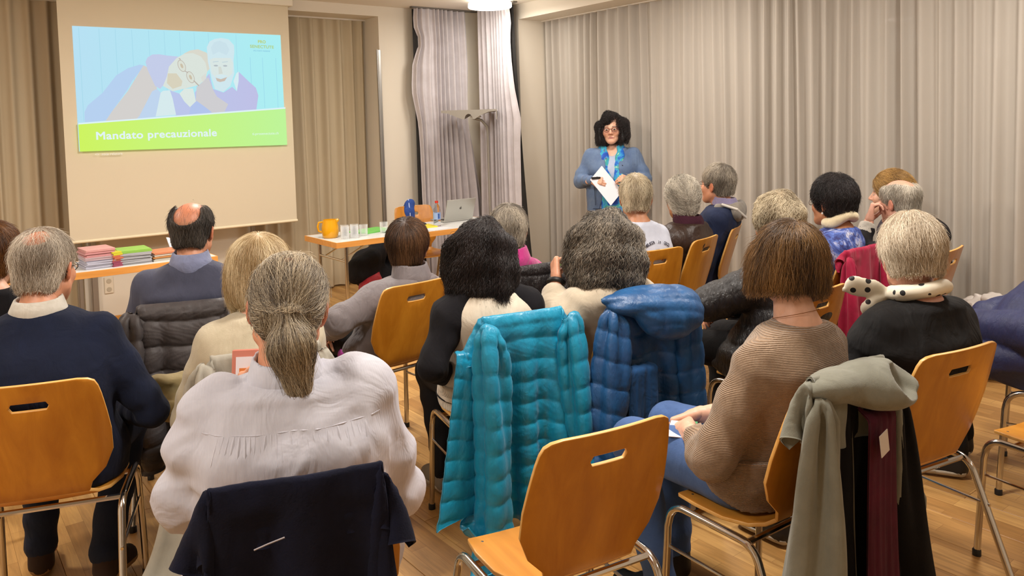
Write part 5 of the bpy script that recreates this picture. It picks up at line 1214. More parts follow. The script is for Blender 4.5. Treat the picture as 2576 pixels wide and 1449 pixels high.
def earring(root, d):
    p = d['R']@V3(-.086, -.008, -.045)+d['H']; MB().lathe([(0, .006), (.005, .003), (.005, -.003), (0, -.006)], tuple(p), 10).build('earring', plain('pearl', (.8, .76, .7), .2), root, True)
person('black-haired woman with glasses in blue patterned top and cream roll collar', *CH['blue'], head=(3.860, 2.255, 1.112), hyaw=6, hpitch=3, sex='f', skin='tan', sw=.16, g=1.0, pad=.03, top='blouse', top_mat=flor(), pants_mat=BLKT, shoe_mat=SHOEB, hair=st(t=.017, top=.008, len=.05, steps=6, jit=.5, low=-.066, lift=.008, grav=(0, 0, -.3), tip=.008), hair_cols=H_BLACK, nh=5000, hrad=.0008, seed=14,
       collar=dict(kind='roll', r=.068, up=.06, w=.024), collar_mat=fabric('cream_jersey', hexc('#dccfae'), hexc('#cbbd9b'), 'knit', .9), specs=SPEC_M, extra=earring)
# bald man in black jacket, hand at his chin
BLKJ = fabric('black_jacket_cloth', hexc('#1b171b'), hexc('#121013'), 'weave', .8, .1, .1, .3, 1, .5)
def baldr_extra(root, d):
    w_ = d['A'][-1][2]; e = d['A'][-1][1]; u = (w_-e)/np.linalg.norm(w_-e); F = Field(w_-.14, w_+.1, .006); F.cone(w_-u*.075, w_-u*.018, .044, .042, 0); F.half(u, float(u@(w_-u*.02))); link('cuff', F.mesh('cuff'), fabric('spotted_shirt', hexc('#c9c3b6'), hexc('#938d84'), 'weave', .8), root)
    F = Field((-.1, -.3, .72), (.32, .05, 1.06), .007); N0 = d['N']; F.ell(N0+V3(.13, -.075, -.01), (.07, .05, .05), 0); F.ell(N0+V3(.17, -.10, -.07), (.06, .05, .07), .03); folds(F, .006, 25, 6, False); link('hood', F.mesh('hood'), BLKJ, root)
person('balding man in dark jacket holding his chin, beside the woman in profile', *CH['baldr'], head=(4.290, 2.115, 1.088), hyaw=8, hpitch=-4, sex='m', skin='pink', sw=.17, g=1.1, top='jacket', top_mat=BLKJ, pants_mat=BLKT, shoe_mat=SHOEB, hair=st(t=.010, len=.03, jit=.3, low=-.08, bald=[((0, .02, .15), (.075, .11, .07)), ((0, -.06, .125), (.055, .06, .045))]), hair_cols=H_LGREY, nh=3000, hrad=.0007, seed=15,
       arms=dict(L=((-.245, .20, .80), (-.105, .185, .99)), R=((.27, .08, .68), (.08, .3, .64)), handL=dict(d=(.35, -.1, .9), n=(-.35, .9, .0), curl=.75, h=.0045)), collar=dict(up=.05, r=.078), cloth=.024, extra=baldr_extra, redtop=.5, cuff=.06)
# woman in profile
person('golden-haired woman in profile looking left, behind the balding man at right', *CH['prof'], head=(4.745, 2.390, 1.080), hyaw=-18, hpitch=4, sex='f', skin='fair', sw=.16, g=1.05, top='jacket', top_mat=fabric('dark_plum_knit', hexc('#332a33'), None, 'knit'), pants_mat=BLKT, shoe_mat=SHOEB, hair=st(t=.022, top=.006, len=.07, steps=9, jit=.2, flow='back', dir=(0, -1, -.4), low=-.06, fringe=.01, curl=.3, cf=100, front=-.01), hair_cols=H_GOLD, nh=4000, hrad=.0008, seed=16)
# man in white sweatshirt with print
WHITE = fabric('white_sweat', hexc('#c6cbd9'), hexc('#b9becd'), 'knit', .9, .2, .03, .2, 1, .35)
def white_extra(root, d):
    fz = d['fz']; Nk = d['N']; ink = plain('print_ink', (.035, .035, .06), .8)
    def onback(x, z, off=.004):
        z = float(z); a, b = fz(z, 3)+.018, fz(z, 4)+.018; return V3(fz(z, 1)+x, fz(z, 2)-b*max(0., 1-abs(x/a)**2.3)**(1/2.3)-off, z)
    txt = 'TAMBUSTA  in  OSCO'
    cu = {}
    g = thing('lettering', '', ''); g.parent = root
    for k in ('label', 'category'):
        if k in g: del g[k]
    n = len(txt); zc = Nk[2]-.165
    for i, chh in enumerate(txt):
        if chh == ' ': continue
        a = (i-(n-1)/2)/(n-1)*1.5; x = .135*math.sin(a); z = zc+.10*math.cos(a)-.10+.045
        c = bpy.data.curves.new('letter', 'FONT'); c.body = chh; c.size = .024; c.align_x = 'CENTER'; c.extrude = .0004; c.offset = .0006; c.materials.append(ink)
        o = font_obj('letter', c, ink, g)
        p = onback(x, z, .007); nx = math.asin(max(-1, min(1, x/(fz(z, 3)+.03)))); o.matrix_local = Matrix.Translation(p) @ Matrix.Rotation(nx*.8, 4, 'Z') @ Matrix.Rotation(PI/2, 4, 'X') @ Matrix.Rotation(-a*.75, 4, 'Z')
    m = MB(); m.tube([onback(-.09, zc-.085, .007), onback(-.04, zc-.03, .007), onback(-.012, zc+.012, .007), onback(.012, zc+.012, .007), onback(.045, zc-.03, .007), onback(.085, zc-.075, .007)], .0022, 6); m.tube([onback(-.13, zc-.06, .007), onback(-.09, zc-.03, .007)], .0022, 6); m.build('mountain_print', ink, root, True)
    m = MB(); m.tube([onback(-.02, zc-.035, .007), onback(0, zc-.025, .007), onback(.03, zc-.05, .007)], .006, 6); m.build('print_patch', plain('print_orange', hexc('#a06a48'), .8), root, True)
person('short sandy-haired man in white sweatshirt with printed back, nearest the standing woman', *CH['white'], head=(3.335, 3.170, 1.125), hyaw=45, hpitch=4, sex='m', skin='tan', sw=.165, g=.95, top='sweatshirt', top_mat=WHITE, pants_mat=DKDEN, shoe_mat=SHOEB, hair=st(t=.012, top=.006, len=.04, jit=.3, low=-.07, crown=(0, -.06, .13)), hair_cols=H_SAND, nh=3000, hrad=.0008, seed=17, extra=white_extra, redtop=.4, hs=1.03)
# leather jacket
LEA = fabric('brown_leather', hexc('#3a2a22'), hexc('#2a1d18'), 'leather', .42, .0, .15, .5, 1.2, .5)
person('grey wavy-haired person in brown leather jacket', *CH['leather'], head=(3.770, 3.200, 1.078), hyaw=24, hpitch=2, sex='m', skin='tan', sw=.185, g=1.15, top='jacket', top_mat=LEA, pants_mat=BLKT, shoe_mat=SHOEB, hair=st(t=.020, top=.006, len=.07, steps=9, jit=.25, flow='back', dir=(.1, -1, -.45), curl=.5, cf=110, low=-.098, lift=.006), hair_cols=H_LGREY, nh=4000, hrad=.0008, seed=18, cloth=.028, wr=.007, sl_r=1.25, collar=dict(up=.035, r=.08), collar_mat=fabric('maroon_rib', hexc('#3a1424'), None, 'knit'))
# man with glasses and grey hood
NAVYC = fabric('navy_cotton', hexc('#1c2745'), hexc('#141d36'), 'weave', .8, .15, .1, .3, 1, .5)
def hood_extra(root, d):
    N0 = d['N']; F = Field(N0-V3(.25, .3, .28), N0+V3(.25, .15, .12), .007); F.ell(N0+V3(0, -.085, -.045), (.13, .055, .075), 0); F.cone(N0+V3(-.10, .03, -.02), N0+V3(-.07, -.07, -.02), .03, .035, .03); F.cone(N0+V3(.10, .03, -.02), N0+V3(.07, -.07, -.02), .03, .035, .03); F.ell(N0+V3(0, -.05, .03), (.085, .06, .04), .02, neg=True); folds(F, .004, 22, 5, False); link('hood', F.mesh('hood'), fabric('grey_jersey', hexc('#8b857b'), hexc('#77716a'), 'knit', .9), root)
    MB().tube([N0+V3(-.115, -.0, .0), N0+V3(-.125, -.10, -.03), N0+V3(-.06, -.145, -.09)], .009, 8).build('hood_edge', plain('white_piping', hexc('#c9c4bb'), .8), root, True)
person('grey-haired man with glasses in navy jacket with grey hood, looking left', *CH['hood'], head=(4.280, 3.325, 1.135), hyaw=-6, hpitch=4, sex='m', skin='ruddy', sw=.185, g=1.15, top='jacket', top_mat=NAVYC, pants_mat=BLKT, shoe_mat=SHOEB, hair=st(t=.012, top=.004, len=.04, jit=.25, low=-.075), hair_cols=H_GREYP, nh=3500, hrad=.0008, seed=19, cloth=.026, sl_r=1.2, collar=dict(up=.04, r=.073), collar_mat=fabric('lavender_shirt', hexc('#8f86a8'), None, 'weave'), specs=SPEC_D, extra=hood_extra, hs=1.03)
# edge people
person('brown-haired person cut off by the left edge, behind the man in navy sweater', *CH['far'], head=(.262, 3.86, 1.09), hyaw=30, sex='f', skin='fair', sw=.16, top='sweater', top_mat=BLKK, pants_mat=BLKT, shoe_mat=SHOEB, hair=st(t=.022, len=.06, low=-.09, ears=False), hair_cols=H_AUB, nh=2500, hrad=.0008, seed=20)
NAVYP = fabric('navy_padded_cloth', hexc('#232b55'), hexc('#1a2145'), 'puffer', .55, .1, .1, .3, 1.2, .3)
person('woman in navy padded jacket cut off by the right edge', *CH['navyw'], head=(3.83, 1.15, 1.13), hyaw=15, sex='f', skin='fair', sw=.175, g=1.3, dep=1.2, top='jacket', top_mat=NAVYP, pants_mat=BLKT, shoe_mat=SHOEB, sole_mat=SOLEW, hair=st(t=.02, len=.06, low=-.09), hair_cols=H_BROWN, nh=1500, hrad=.0008, seed=21, cloth=.034, sl_r=1.35, quilt=(.09, .006), arms=dict(L=((-.29, .10, .70), (-.05, .34, .66)), R=((.3, .08, .7), (.08, .32, .66))), hem=.44)
# ------------------------------------------------------------------ the standing woman
def presenter():
    root = thing('person', 'standing woman with black curly hair, denim jacket and blue scarf holding papers', 'person', (4.93, 4.96, 0), -math.radians(226))
    H = V3(.0, .035, 1.518); R = rot(4, -2, 2)*1.04
    parts, cols, FT, FQ = [], [], [], []; n0 = 0
    def add(p, t, q, c):
        nonlocal n0
        parts.append(p); cols.append(c); FT.append(t+n0); FQ.append(q+n0); n0 += len(p)
    sk = SK['fair']; p, t, q = head_polys('f', .004); add(p*V3(1.06, 1, 1)@R.T+H, t, q, head_tint(p, sk, (.36, .10, .10), (.03, .02, .02)))
    rows = [(.76, 0, 0, .200, .150), (.90, 0, 0, .205, .155), (1.05, 0, .005, .192, .150), (1.18, 0, .01, .196, .145), (1.27, 0, -.005, .188, .118), (1.325, 0, -.012, .150, .092), (1.36, 0, -.014, .09, .07), (1.385, 0, -.012, .065, .06)]
    A = {1: (V3(.178, -.01, 1.275), V3(.285, .02, 1.075), V3(.165, .225, 1.075)), -1: (V3(-.178, -.01, 1.275), V3(-.285, .02, 1.075), V3(-.155, .23, 1.075))}
    lo, hi = V3(-.5, -.3, .0), V3(.5, .5, 1.5); F = Field(lo, hi, .014); F.loft([(r[0], r[1], r[2], r[3]*.93, r[4]*.9) for r in rows], .02); F.cone((0, -.02, 1.36), (0, .01, 1.46), .052, .05, .03)
    for s in (-1, 1):
        a, e, w_ = A[s]; F.cone(a, e, .046, .038, .03); F.cone(e, w_, .038, .026, .015); F.cone((s*.10, 0, .82), (s*.10, .01, .47), .09, .06, .04); F.cone((s*.10, .01, .47), (s*.10, -.02, .09), .056, .036, .02); F.cone((s*.10, -.02, .06), (s*.12, .12, .035), .034, .028, .02)
    p, t, q = F.polys(.02); add(p, t, q, np.tile(sk, (len(p), 1)))
    for s, d, nn, cu in ((1, (-.75, .35, .05), (.1, .8, .55), .75), (-1, (.6, .35, .25), (-.2, .75, .6), .7)):
        p, t, q = hand_field(A[s][2], d, nn, s, cu, h=.0042, sc=.93).polys(); add(p, t, q, np.tile(sk, (len(p), 1)))
    me = mesh_np('body', np.concatenate(parts), [np.concatenate(FQ), np.concatenate(FT)]); add_tint(me, np.concatenate(cols)); link('body', me, SKIN, root)
    den = fabric('washed_denim', hexc('#667b99'), hexc('#51658a'), 'denim', .85, .15, .1, .4, 1, .5); pale = fabric('pale_blue_cotton', hexc('#b4c0d8'), hexc('#a6b3cd'), 'weave', .8, .1, .04, .2, 1, .3)
    F = Field(lo, hi, .009); F.loft([(.72, 0, 0, .215, .165)]+[(r[0], r[1], r[2], r[3]+.006, r[4]+.006) for r in rows[:-1]]+[(1.372, 0, -.012, .08, .068)], 0); F.ell((0, .12, 1.345), (.055, .10, .065), .02, neg=True); F.half((0, 0, -1), -.735); link('shirt', F.mesh('shirt', .01), pale, root)
    F = Field(lo, hi, .0085); F.loft([(.775, 0, .0, .232, .182)]+[(r[0], r[1], r[2], r[3]+.026, r[4]+.026) for r in rows[1:-1]]+[(1.38, 0, -.012, .085, .074)], 0)
    for s in (-1, 1):
        a, e, w_ = A[s]; u = (w_-e)/np.linalg.norm(w_-e); F.cone(a, e, .074, .064, .04, wr=(.005, 55, 4+s)); F.cone(e, w_-u*.03, .062, .045, .015, wr=(.005, 70, 8+s))
    X, Y, Z = F.xyz(); wdt = .055+.02*np.clip((1.35-Z)/.5, 0, 1)+.05*np.clip((.95-Z)/.2, 0, 1); F.cut((slice(None),)*3, np.maximum(np.abs(X)-wdt, .03-Y).astype(np.float32)+0*F.a, .008)
    F.disp(lambda X, Y, Z: -.005*noise3(X, Y, Z, 20, 3)-.003*np.sin(30*Z+noise3(X, Y, Z, 9, 2)*2)); F.half((0, 0, -1), -.80); link('jacket', F.mesh('jacket'), den, root)
    F = Field((-.2, -.2, 1.2), (.2, .2, 1.5), .006)
    for s in (-1, 1): F.cone((s*.10, .055, 1.335), (s*.055, .128, 1.265), .030, .022, .01, flat=((0, 1, .4), 2.2)); F.cone((s*.10, .055, 1.335), (s*.06, -.07, 1.385), .03, .03, .02, flat=((s*1, 0, .5), 1.8))
    F.cone((.06, -.07, 1.385), (-.06, -.07, 1.385), .03, .03, .02, flat=((0, 1, .3), 1.8)); link('collar', F.mesh('collar'), den, root)
    m = MB()
    for s in (-1, 1): m.tube([(s*.145, .108, 1.22), (s*.155, .148, 1.05), (s*.15, .162, .86)], .003, 5)
    m.tube([(.08, .165, .83), (.15, .15, .828), (.22, .07, .826), (.232, -.04, .826)], .003, 5); m.tube([(-.08, .165, .83), (-.15, .15, .828), (-.22, .07, .826)], .003, 5); m.build('seams', plain('denim_seam', hexc('#34435c'), .8), root, True)
    for z in (1.20, 1.08, .96): MB().lathe([(0, .003), (.007, .002), (.008, 0)], n=12).build('button', plain('button_metal', hexc('#3b4254'), .4, .6), root, True).matrix_local = Matrix.Translation((-.088, .178 if z < 1.15 else .165, z)) @ Matrix.Rotation(-PI/2, 4, 'X')
    # scarf
    m_, nt, b = nodes('scarf_print'); tc = N(nt, 'ShaderNodeTexCoord'); mp = N(nt, 'ShaderNodeMapping'); mp.inputs['Scale'].default_value = (6, 3, 7); mp.inputs['Rotation'].default_value = (0, .6, 0); L(nt, tc.outputs['Object'], mp.inputs[0]); nz = N(nt, 'ShaderNodeTexNoise', Scale=1.25, Detail=4.0, Distortion=1.4); L(nt, mp.outputs[0], nz.inputs['Vector'])
    cr = N(nt, 'ShaderNodeValToRGB'); e = cr.color_ramp.elements; e[0].color = c4(hexc('#0f45a8')); e[0].position = .36; e[1].color = c4(hexc('#dfe8e2')); e[1].position = .66
    for pos, cc in ((.44, '#1668c8'), (.5, '#3aa6c8'), (.56, '#2f9a8c'), (.61, '#9fd0c4')): x = e.new(pos); x.color = c4(hexc(cc))
    L(nt, nz.outputs['Fac'], cr.inputs[0]); L(nt, cr.outputs[0], b.inputs['Base Color']); b.inputs['Roughness'].default_value = .7
    F = Field((-.2, -.2, .74), (.2, .36, 1.5), .0065)
    for P, rr in (([(.0, -.085, 1.40), (.075, -.03, 1.40), (.078, .06, 1.35), (.06, .125, 1.26), (.055, .17, 1.10), (.03, .19, .95), (.035, .195, .79)], [.026, .028, .03, .034, .038, .05, .062]), ([(0, -.085, 1.40), (-.075, -.03, 1.40), (-.078, .06, 1.35), (-.062, .13, 1.26), (-.055, .172, 1.10), (-.04, .185, .95), (-.05, .19, .80)], [.026, .028, .03, .034, .036, .045, .052])):
        for i in range(len(P)-1): F.cone(P[i], P[i+1], rr[i], rr[i+1], .012, flat=((0, 1, .15), 2.4 if i > 1 else 1.3))
    folds(F, .006, 42, 3); F.half((0, 0, -1), -.80); link('scarf', F.mesh('scarf'), m_, root)
    F = Field((-.3, -.25, .04), (.3, .3, .95), .013); F.ell((0, 0, .84), (.205, .155, .12), 0)
    for s in (-1, 1): F.cone((s*.10, 0, .82), (s*.105, .01, .47), .108, .08, .03); F.cone((s*.105, .01, .47), (s*.105, -.015, .07), .078, .07, .02)
    F.half((0, 0, -1), -.06); link('trousers', F.mesh('trousers', .01), fabric('charcoal_trousers', hexc('#2a2629'), None, 'weave'), root)
    for s in (-1, 1): shoe_mesh('shoe', (s*.105, -.02, .03), (s*.125, .15, .03), SHOEB, SOLEB, root)
    hst = dict(kind='long', t=-.004, wide=-.004, oval=True, len=.12, steps=14, flow='crown', crown=(0, .02, .15), grav=(0, 0, -.9), jit=.3, curl=1.0, cf=230, low=-.115, ears=False, lump=.008, lift=.008, ragged=.014, front=-.004)
    Fh = hair_shell(hst); p, t, q = Fh.polys(); ho = link('hair', mesh_np('hair', p@R.T+H, [q, t]), hair_mat('hair_black_shell', H_BLACK['dark'], H_BLACK['mid'], .55, True), root)
    hair_curves('strands', hair_strands(Fh, hst, 30, 7000, R, H), .0006, hair_mat('hair_black', H_BLACK['dark'], H_BLACK['light']), ho, 30)
    glasses(root, R, H+V3(0, .002, 0), SPEC_R, .0019)
    # things she holds
    T = Matrix.Translation((4.93, 4.96, 0)) @ Matrix.Rotation(-math.radians(226), 4, 'Z')
    a, d_, c_ = V3(.085, .205, 1.205), V3(.180, .275, 1.095), V3(.010, .305, .875); b_ = a+c_-d_
    nn = np.cross(d_-a, b_-a); nn = nn/np.linalg.norm(nn); pp = thing('paper', 'white sheets of paper held by the standing woman', 'paper', T @ Vector((a+c_)/2), -math.radians(226))
    for k in range(3):
        m = MB(); o = nn*.0012*k; off = -(a+c_)/2+o+V3(.003*k, 0, -.002*k)
        q4 = [a+off, b_+off, c_+off, d_+off]; m.add([*q4, *[x+nn*.0003 for x in q4]], [(0, 1, 2, 3), (7, 6, 5, 4), (0, 4, 5, 1), (1, 5, 6, 2), (2, 6, 7, 3), (3, 7, 4, 0)]); m.build('sheet', plain('paper_white', hexc('#e4e2ea'), .7), pp)
    rc = thing('remote', 'small black presentation remote in the right hand of the standing woman', 'remote', T @ Vector((.145, .265, 1.105)), -math.radians(226)+.4)
    MB().box((-.05, -.012, -.009), (.03, .012, .009), .004).build('case', BLACKP, rc); MB().box((-.03, -.006, .009), (-.015, .006, .0115), .001).build('button', plain('remote_button', (.15, .15, .16), .5), rc)
presenter()

# ------------------------------------------------------------------ tables and what stands on them
def table(name, label, x0, x1, y0, y1, legs, h=.74):
    t = thing(name, label, 'table', ((x0+x1)/2, (y0+y1)/2, 0)); cx, cy = (x0+x1)/2, (y0+y1)/2; a, b = (x1-x0)/2, (y1-y0)/2
    MB().box((-a+.004, -b+.004, h-.034), (a-.004, b-.004, h), .001).build('table_top', LAMIN, t)
    e = MB().box((-a, -b, h-.042), (a, -b+.008, h+.0005), .001).box((-a, b-.008, h-.042), (a, b, h+.0005), .001).box((-a, -b+.008, h-.042), (-a+.008, b-.008, h+.0005), .001).box((a-.008, -b+.008, h-.042), (a, b-.008, h+.0005), .001); e.build('edge_band', EDGEW, t)
    for sx in (-1, 1):
        for sy in (-1, 1):
            x, y = sx*(a-.10), sy*(b-.055); o = MB().tube([(x, y, 0.005), (x, y, h-.04)], .0145, 12).build('leg', CHROME, t, True); MB().lathe([(.017, 0), (.017, .02), (.0145, .022)], (x, y, 0), 12).build('foot_cap', BLACKP, o, True)
        MB().tube([(sx*(a-.10), -b+.055, h-.16), (sx*(a-.10), b-.055, h-.16)], .009, 8).build('cross_bar', CHROME, t, True)
        for sy in (-.5, .5): MB().tube([(sx*(a-.10), sy*b, h-.16), (sx*(a-.34), sy*b, h-.045)], .006, 8).build('brace', CHROME, t, True)
    return t
table('folding_table', 'white-topped speaker table with beech edge, jug and laptop on it', 2.48, 4.13, 5.39, 5.98, 2)
table('folding_table', 'white-topped leaflet table with beech edge under the projection screen', .12, 1.64, 5.46, 5.98, 2)

TZ = .7405
jug = thing('jug', 'yellow ceramic jug at the left end of the speaker table', 'jug', (2.575, 5.70, TZ), math.radians(150))
YEL = plain('yellow_glaze', hexc('#d99a0c'), .22, coat=.4)
MB().lathe([(.0, .0), (.052, .0), (.060, .012), (.066, .05), (.064, .09), (.056, .125), (.055, .142), (.051, .142), (.052, .12), (.058, .08), (.0, .01)], n=36).build('jug_body', YEL, jug, True, 60)
MB().tube([(.055, 0, .125), (.085, 0, .122), (.094, 0, .09), (.088, 0, .055), (.062, 0, .045)], .008, 10).build('handle', YEL, jug, True)
MB().tube([(-.05, 0, .128), (-.066, 0, .143)], [.018, .010], 10).build('spout', YEL, jug, True)
def thin_glass(name, k):
    m, nt, b = nodes(name); out = nt.nodes['Material Output']; b.inputs['Base Color'].default_value = (.9, .92, .92, 1); b.inputs['Roughness'].default_value = .04; b.inputs['Specular IOR Level'].default_value = .8
    lw = N(nt, 'ShaderNodeLayerWeight', Blend=.35); mr = N(nt, 'ShaderNodeMapRange'); mr.inputs[3].default_value = k; mr.inputs[4].default_value = .75; L(nt, lw.outputs['Facing'], mr.inputs[0]); tr = N(nt, 'ShaderNodeBsdfTransparent'); mx = N(nt, 'ShaderNodeMixShader'); L(nt, mr.outputs[0], mx.inputs[0]); L(nt, tr.outputs[0], mx.inputs[1]); L(nt, b.outputs[0], mx.inputs[2]); L(nt, mx.outputs[0], out.inputs[0]); return m
GL = thin_glass('clear_glass', .10)
def glass(x, y, lab, h=.088, r=.034, grp='water glasses on the speaker table'):
    g = thing('glass', lab, 'glass', (x, y, TZ), 0, grp); MB().lathe([(0, 0), (r*.82, 0), (r*.9, .006), (r, h), (r-.002, h), (r*.86, .012), (0, .010)], n=20).build('tumbler', GL, g, True, 60)
for x, y, lab in [(2.625, 5.545, 'front left tumbler of the cluster beside the yellow jug'), (2.70, 5.535, 'front right tumbler of the cluster beside the yellow jug'), (2.66, 5.615, 'tumbler in the middle of the cluster, nearest the yellow jug'), (2.735, 5.61, 'tumbler at the centre of the glass cluster on the speaker table'), (2.69, 5.69, 'rear tumbler of the glass cluster, close behind the yellow jug'), (2.77, 5.68, 'rear right tumbler of the glass cluster on the speaker table'), (2.81, 5.60, 'rightmost tumbler of the glass cluster, towards the green folder')]: glass(x, y, lab)
glass(3.0, 5.62, 'single clear tumbler beside the green folder')
bt = thing('water_bottle', 'clear plastic water bottle with red cap beside the laptop', 'bottle', (3.505, 5.62, TZ))
PET = plain('clear_pet', (.85, .9, .97), .05, 0, .5, 1.0, 1.2)
prof = [(0, 0), (.026, 0), (.031, .006)]
for i in range(6): prof += [(.032, .015+i*.02), (.0295, .025+i*.02)]
prof += [(.032, .14), (.028, .165), (.015, .19), (.0125, .198), (.0125, .205)]
MB().lathe(prof, n=24).build('bottle_body', PET, bt, True, 60); MB().lathe([(0, .218), (.0145, .218), (.0145, .200), (.013, .200)], n=20).build('cap', plain('cap_red', hexc('#c4301f'), .4), bt, True); lb = MB().lathe([(.0328, .062), (.0328, .118)], n=24).build('label_wrap', plain('label_blue', hexc('#8fa6cf'), .5), bt, True); MB().box((-.010, -.0345, .07), (.004, -.0325, .112)).build('label_mark', plain('label_dark', hexc('#2b4f94'), .5), lb)
lp = thing('laptop', 'silver laptop open on the right end of the speaker table', 'laptop', (3.84, 5.80, TZ), math.radians(2))
SILV = plain('laptop_aluminium', hexc('#b9b8b2'), .35, .55)
MB().box((-.155, -.005, .002), (.155, .215, .016), .003).build('base', SILV, lp); MB().box((-.14, .02, .016), (.14, .13, .0175), .0005).build('keyboard', BLACKP, lp)
ld = MB().box((-.155, -.004, 0), (.155, .004, .195), .0025).build('lid', SILV, lp); ld.location = (0, 0, .014); ld.rotation_euler = (math.radians(18), 0, 0)
lg = MB().lathe([(0, 0), (.011, 0)], n=20).build('logo', plain('logo_dark', hexc('#7d7c78'), .3, .6), ld); lg.matrix_local = Matrix.Translation((0, -.0046, .11)) @ Matrix.Rotation(PI/2, 4, 'X')
lf = MB().lathe([(0, 0), (.004, 0)], n=10).build('logo_leaf', plain('logo_dark', (0, 0, 0)), ld); lf.matrix_local = Matrix.Translation((.003, -.0046, .125)) @ Matrix.Rotation(PI/2, 4, 'X')
def folder(label, x, y, rz, col, w_=.31, d_=.22, h=.012, cat='folder', name='folder', extra_sheet=True):
    f = thing(name, label, cat, (x, y, TZ), rz); MB().box((-w_/2, -d_/2, 0), (w_/2, d_/2, h), .001).build('cover', plain('card_'+col, hexc(col), .5), f)
    if extra_sheet: MB().box((-w_/2+.01, -d_/2+.008, h), (w_/2-.02, d_/2-.012, h+.001)).build('sheet', plain('paper_white', (0, 0, 0)), f)
folder('bright green folder lying on the speaker table', 2.98, 5.80, .25, '#6fbf5a', extra_sheet=False); folder('small dark green leaflet in front of the green folder', 3.06, 5.66, .1, '#3f8f5a', .10, .15, .004, 'leaflet', 'leaflet', False)
folder('yellow folder lying left of the water bottle', 3.36, 5.68, -.15, '#e6d23c', .26, .2, .014, extra_sheet=False); folder('white papers lying in front of the water bottle', 3.42, 5.50, .2, '#d9d9dd', .21, .15, .003, 'paper', 'paper', False)
pr = thing('mouse', 'small black mouse between yellow folder and bottle', 'mouse', (3.44, 5.76, TZ), .5); F = Field((-.06, -.06, -.01), (.06, .06, .06), .005); F.ell((0, 0, .008), (.03, .045, .026), 0); F.half((0, 0, -1), 0); link('shell', F.mesh('shell'), BLACKP, pr); MB().lathe([(0, .035), (.006, .034), (.007, .028)], (0, .02, 0), 10).build('wheel', plain('wheel_grey', (.1, .1, .1), .6), pr)

# leaflet stacks
def stack(label, x, y, rz, n, w_, d_, th, cols, seed, name='booklet_stack'):
    s = thing(name, label, 'leaflets', (x, y, TZ), rz, 'leaflet stacks under the screen'); r = random.Random(seed); z = 0
    for i in range(n):
        c = cols[min(len(cols)-1, int(i/n*len(cols)))]; dx, dy, a = r.uniform(-.006, .006), r.uniform(-.006, .006), r.uniform(-.03, .03)
        b = MB().box((-w_/2, -d_/2, 0), (w_/2, d_/2, th*.94), .0006).build('booklet', plain('cover_'+c, hexc(c), .5), s); b.location = (dx, dy, z); b.rotation_euler = (0, 0, a); z += th
    return s
stack('tall stack of booklets with pink upper half on the leaflet table', .93, 5.64, .05, 18, .17, .22, .0068, ['#b9b9c8', '#b4b4c4', '#bfa9b0', '#c78f92', '#d09a98'], 1)
stack('grey booklet stack with green top leaflet on the leaflet table', 1.145, 5.64, -.04, 15, .19, .21, .0062, ['#a9a9ae', '#a6a6ab', '#aaaab0', '#8fbf52'], 2)
stack('fan of orange and yellow booklets standing beside the green-topped stack', 1.015, 5.60, .3, 8, .06, .15, .012, ['#8d3f56', '#c06a4a', '#c9c432'], 3)
stack('low stack of orange and white brochures on the leaflet table', 1.335, 5.66, .12, 10, .19, .21, .0055, ['#b9b4a6', '#c9894a', '#d9cfc0', '#c9805a'], 4)
stack('low pile of green leaflets beside the orange brochures', 1.50, 5.68, -.1, 9, .15, .2, .006, ['#8fae6a', '#79b54e'], 5)
hd = thing('leaflet_holder', 'white angled leaflet holder behind the green leaflets', 'holder', (1.50, 5.86, TZ), .2); MB().prism([(-.06, 0), (.06, 0), (.065, .09), (-.07, .11)], lambda u, v, w_: (u, w_+v*.5, v), -.004, .004).build('front_plate', plain('paper_white', (0, 0, 0)), hd); MB().box((-.06, 0, 0), (.06, .08, .006)).build('base', plain('paper_white', (0, 0, 0)), hd)

# blue strap over the speaker chair, coat under the table, bags
sc = thing('scarf', 'blue striped cloth strap hanging over the speaker chair back', 'scarf', (3.64, 6.08, 0), -math.radians(186)); F = Field((-.15, -.45, .45), (.2, .1, 1.0), .006)
for P in ([(.03, -.18, .62), (.03, -.20, .80), (.02, -.222, .872)], [(.02, -.222, .872), (.03, -.262, .80), (.02, -.25, .60)]):
    for a, b in zip(P[:-1], P[1:]): F.cone(a, b, .05, .05, .01, flat=((0, 1, 0), 2.6))
folds(F, .006, 40, 3); link('cloth', F.mesh('cloth'), fabric('royal_blue_cloth', hexc('#2b4f9e'), hexc('#1d3677'), 'weave', .7), sc); MB().tube([(.045, -.165, .66), (.04, -.185, .80), (.035, -.222, .925)], .006, 6).build('stripe', plain('stripe_pale', hexc('#b9c6e6'), .7), sc, True)
co = thing('coat', 'black coat with red lining bundled under the speaker table', 'coat', (3.23, 6.22, 0)); F = Field((-.4, -.35, -.02), (.4, .35, .7), .01); F.cone((.05, 0, .5), (-.15, -.05, .34), .10, .12, 0); F.cone((-.1, 0, .36), (.1, 0, .08), .16, .16, .06); F.cone((.2, .05, .5), (.12, 0, .2), .1, .12, .05); folds(F, .02, 14, 2, False); F.half((0, 0, -1), 0); link('outer_cloth', F.mesh('outer_cloth'), fabric('black_coat_cloth', hexc('#11121a'), None, 'weave', .8, .1, .1, .3, 1, .6), co)
F = Field((-.4, -.4, -.02), (.3, .2, .5), .01); F.cone((-.12, -.13, .22), (-.14, -.16, .06), .10, .10, 0); F.cone((-.08, -.12, .34), (-.12, -.14, .2), .04, .09, .03); folds(F, .012, 20, 4, False); F.half((0, 0, -1), 0); link('lining', F.mesh('lining'), fabric('red_lining', hexc('#b51b2e'), hexc('#8d1424'), 'puffer', .6), co)
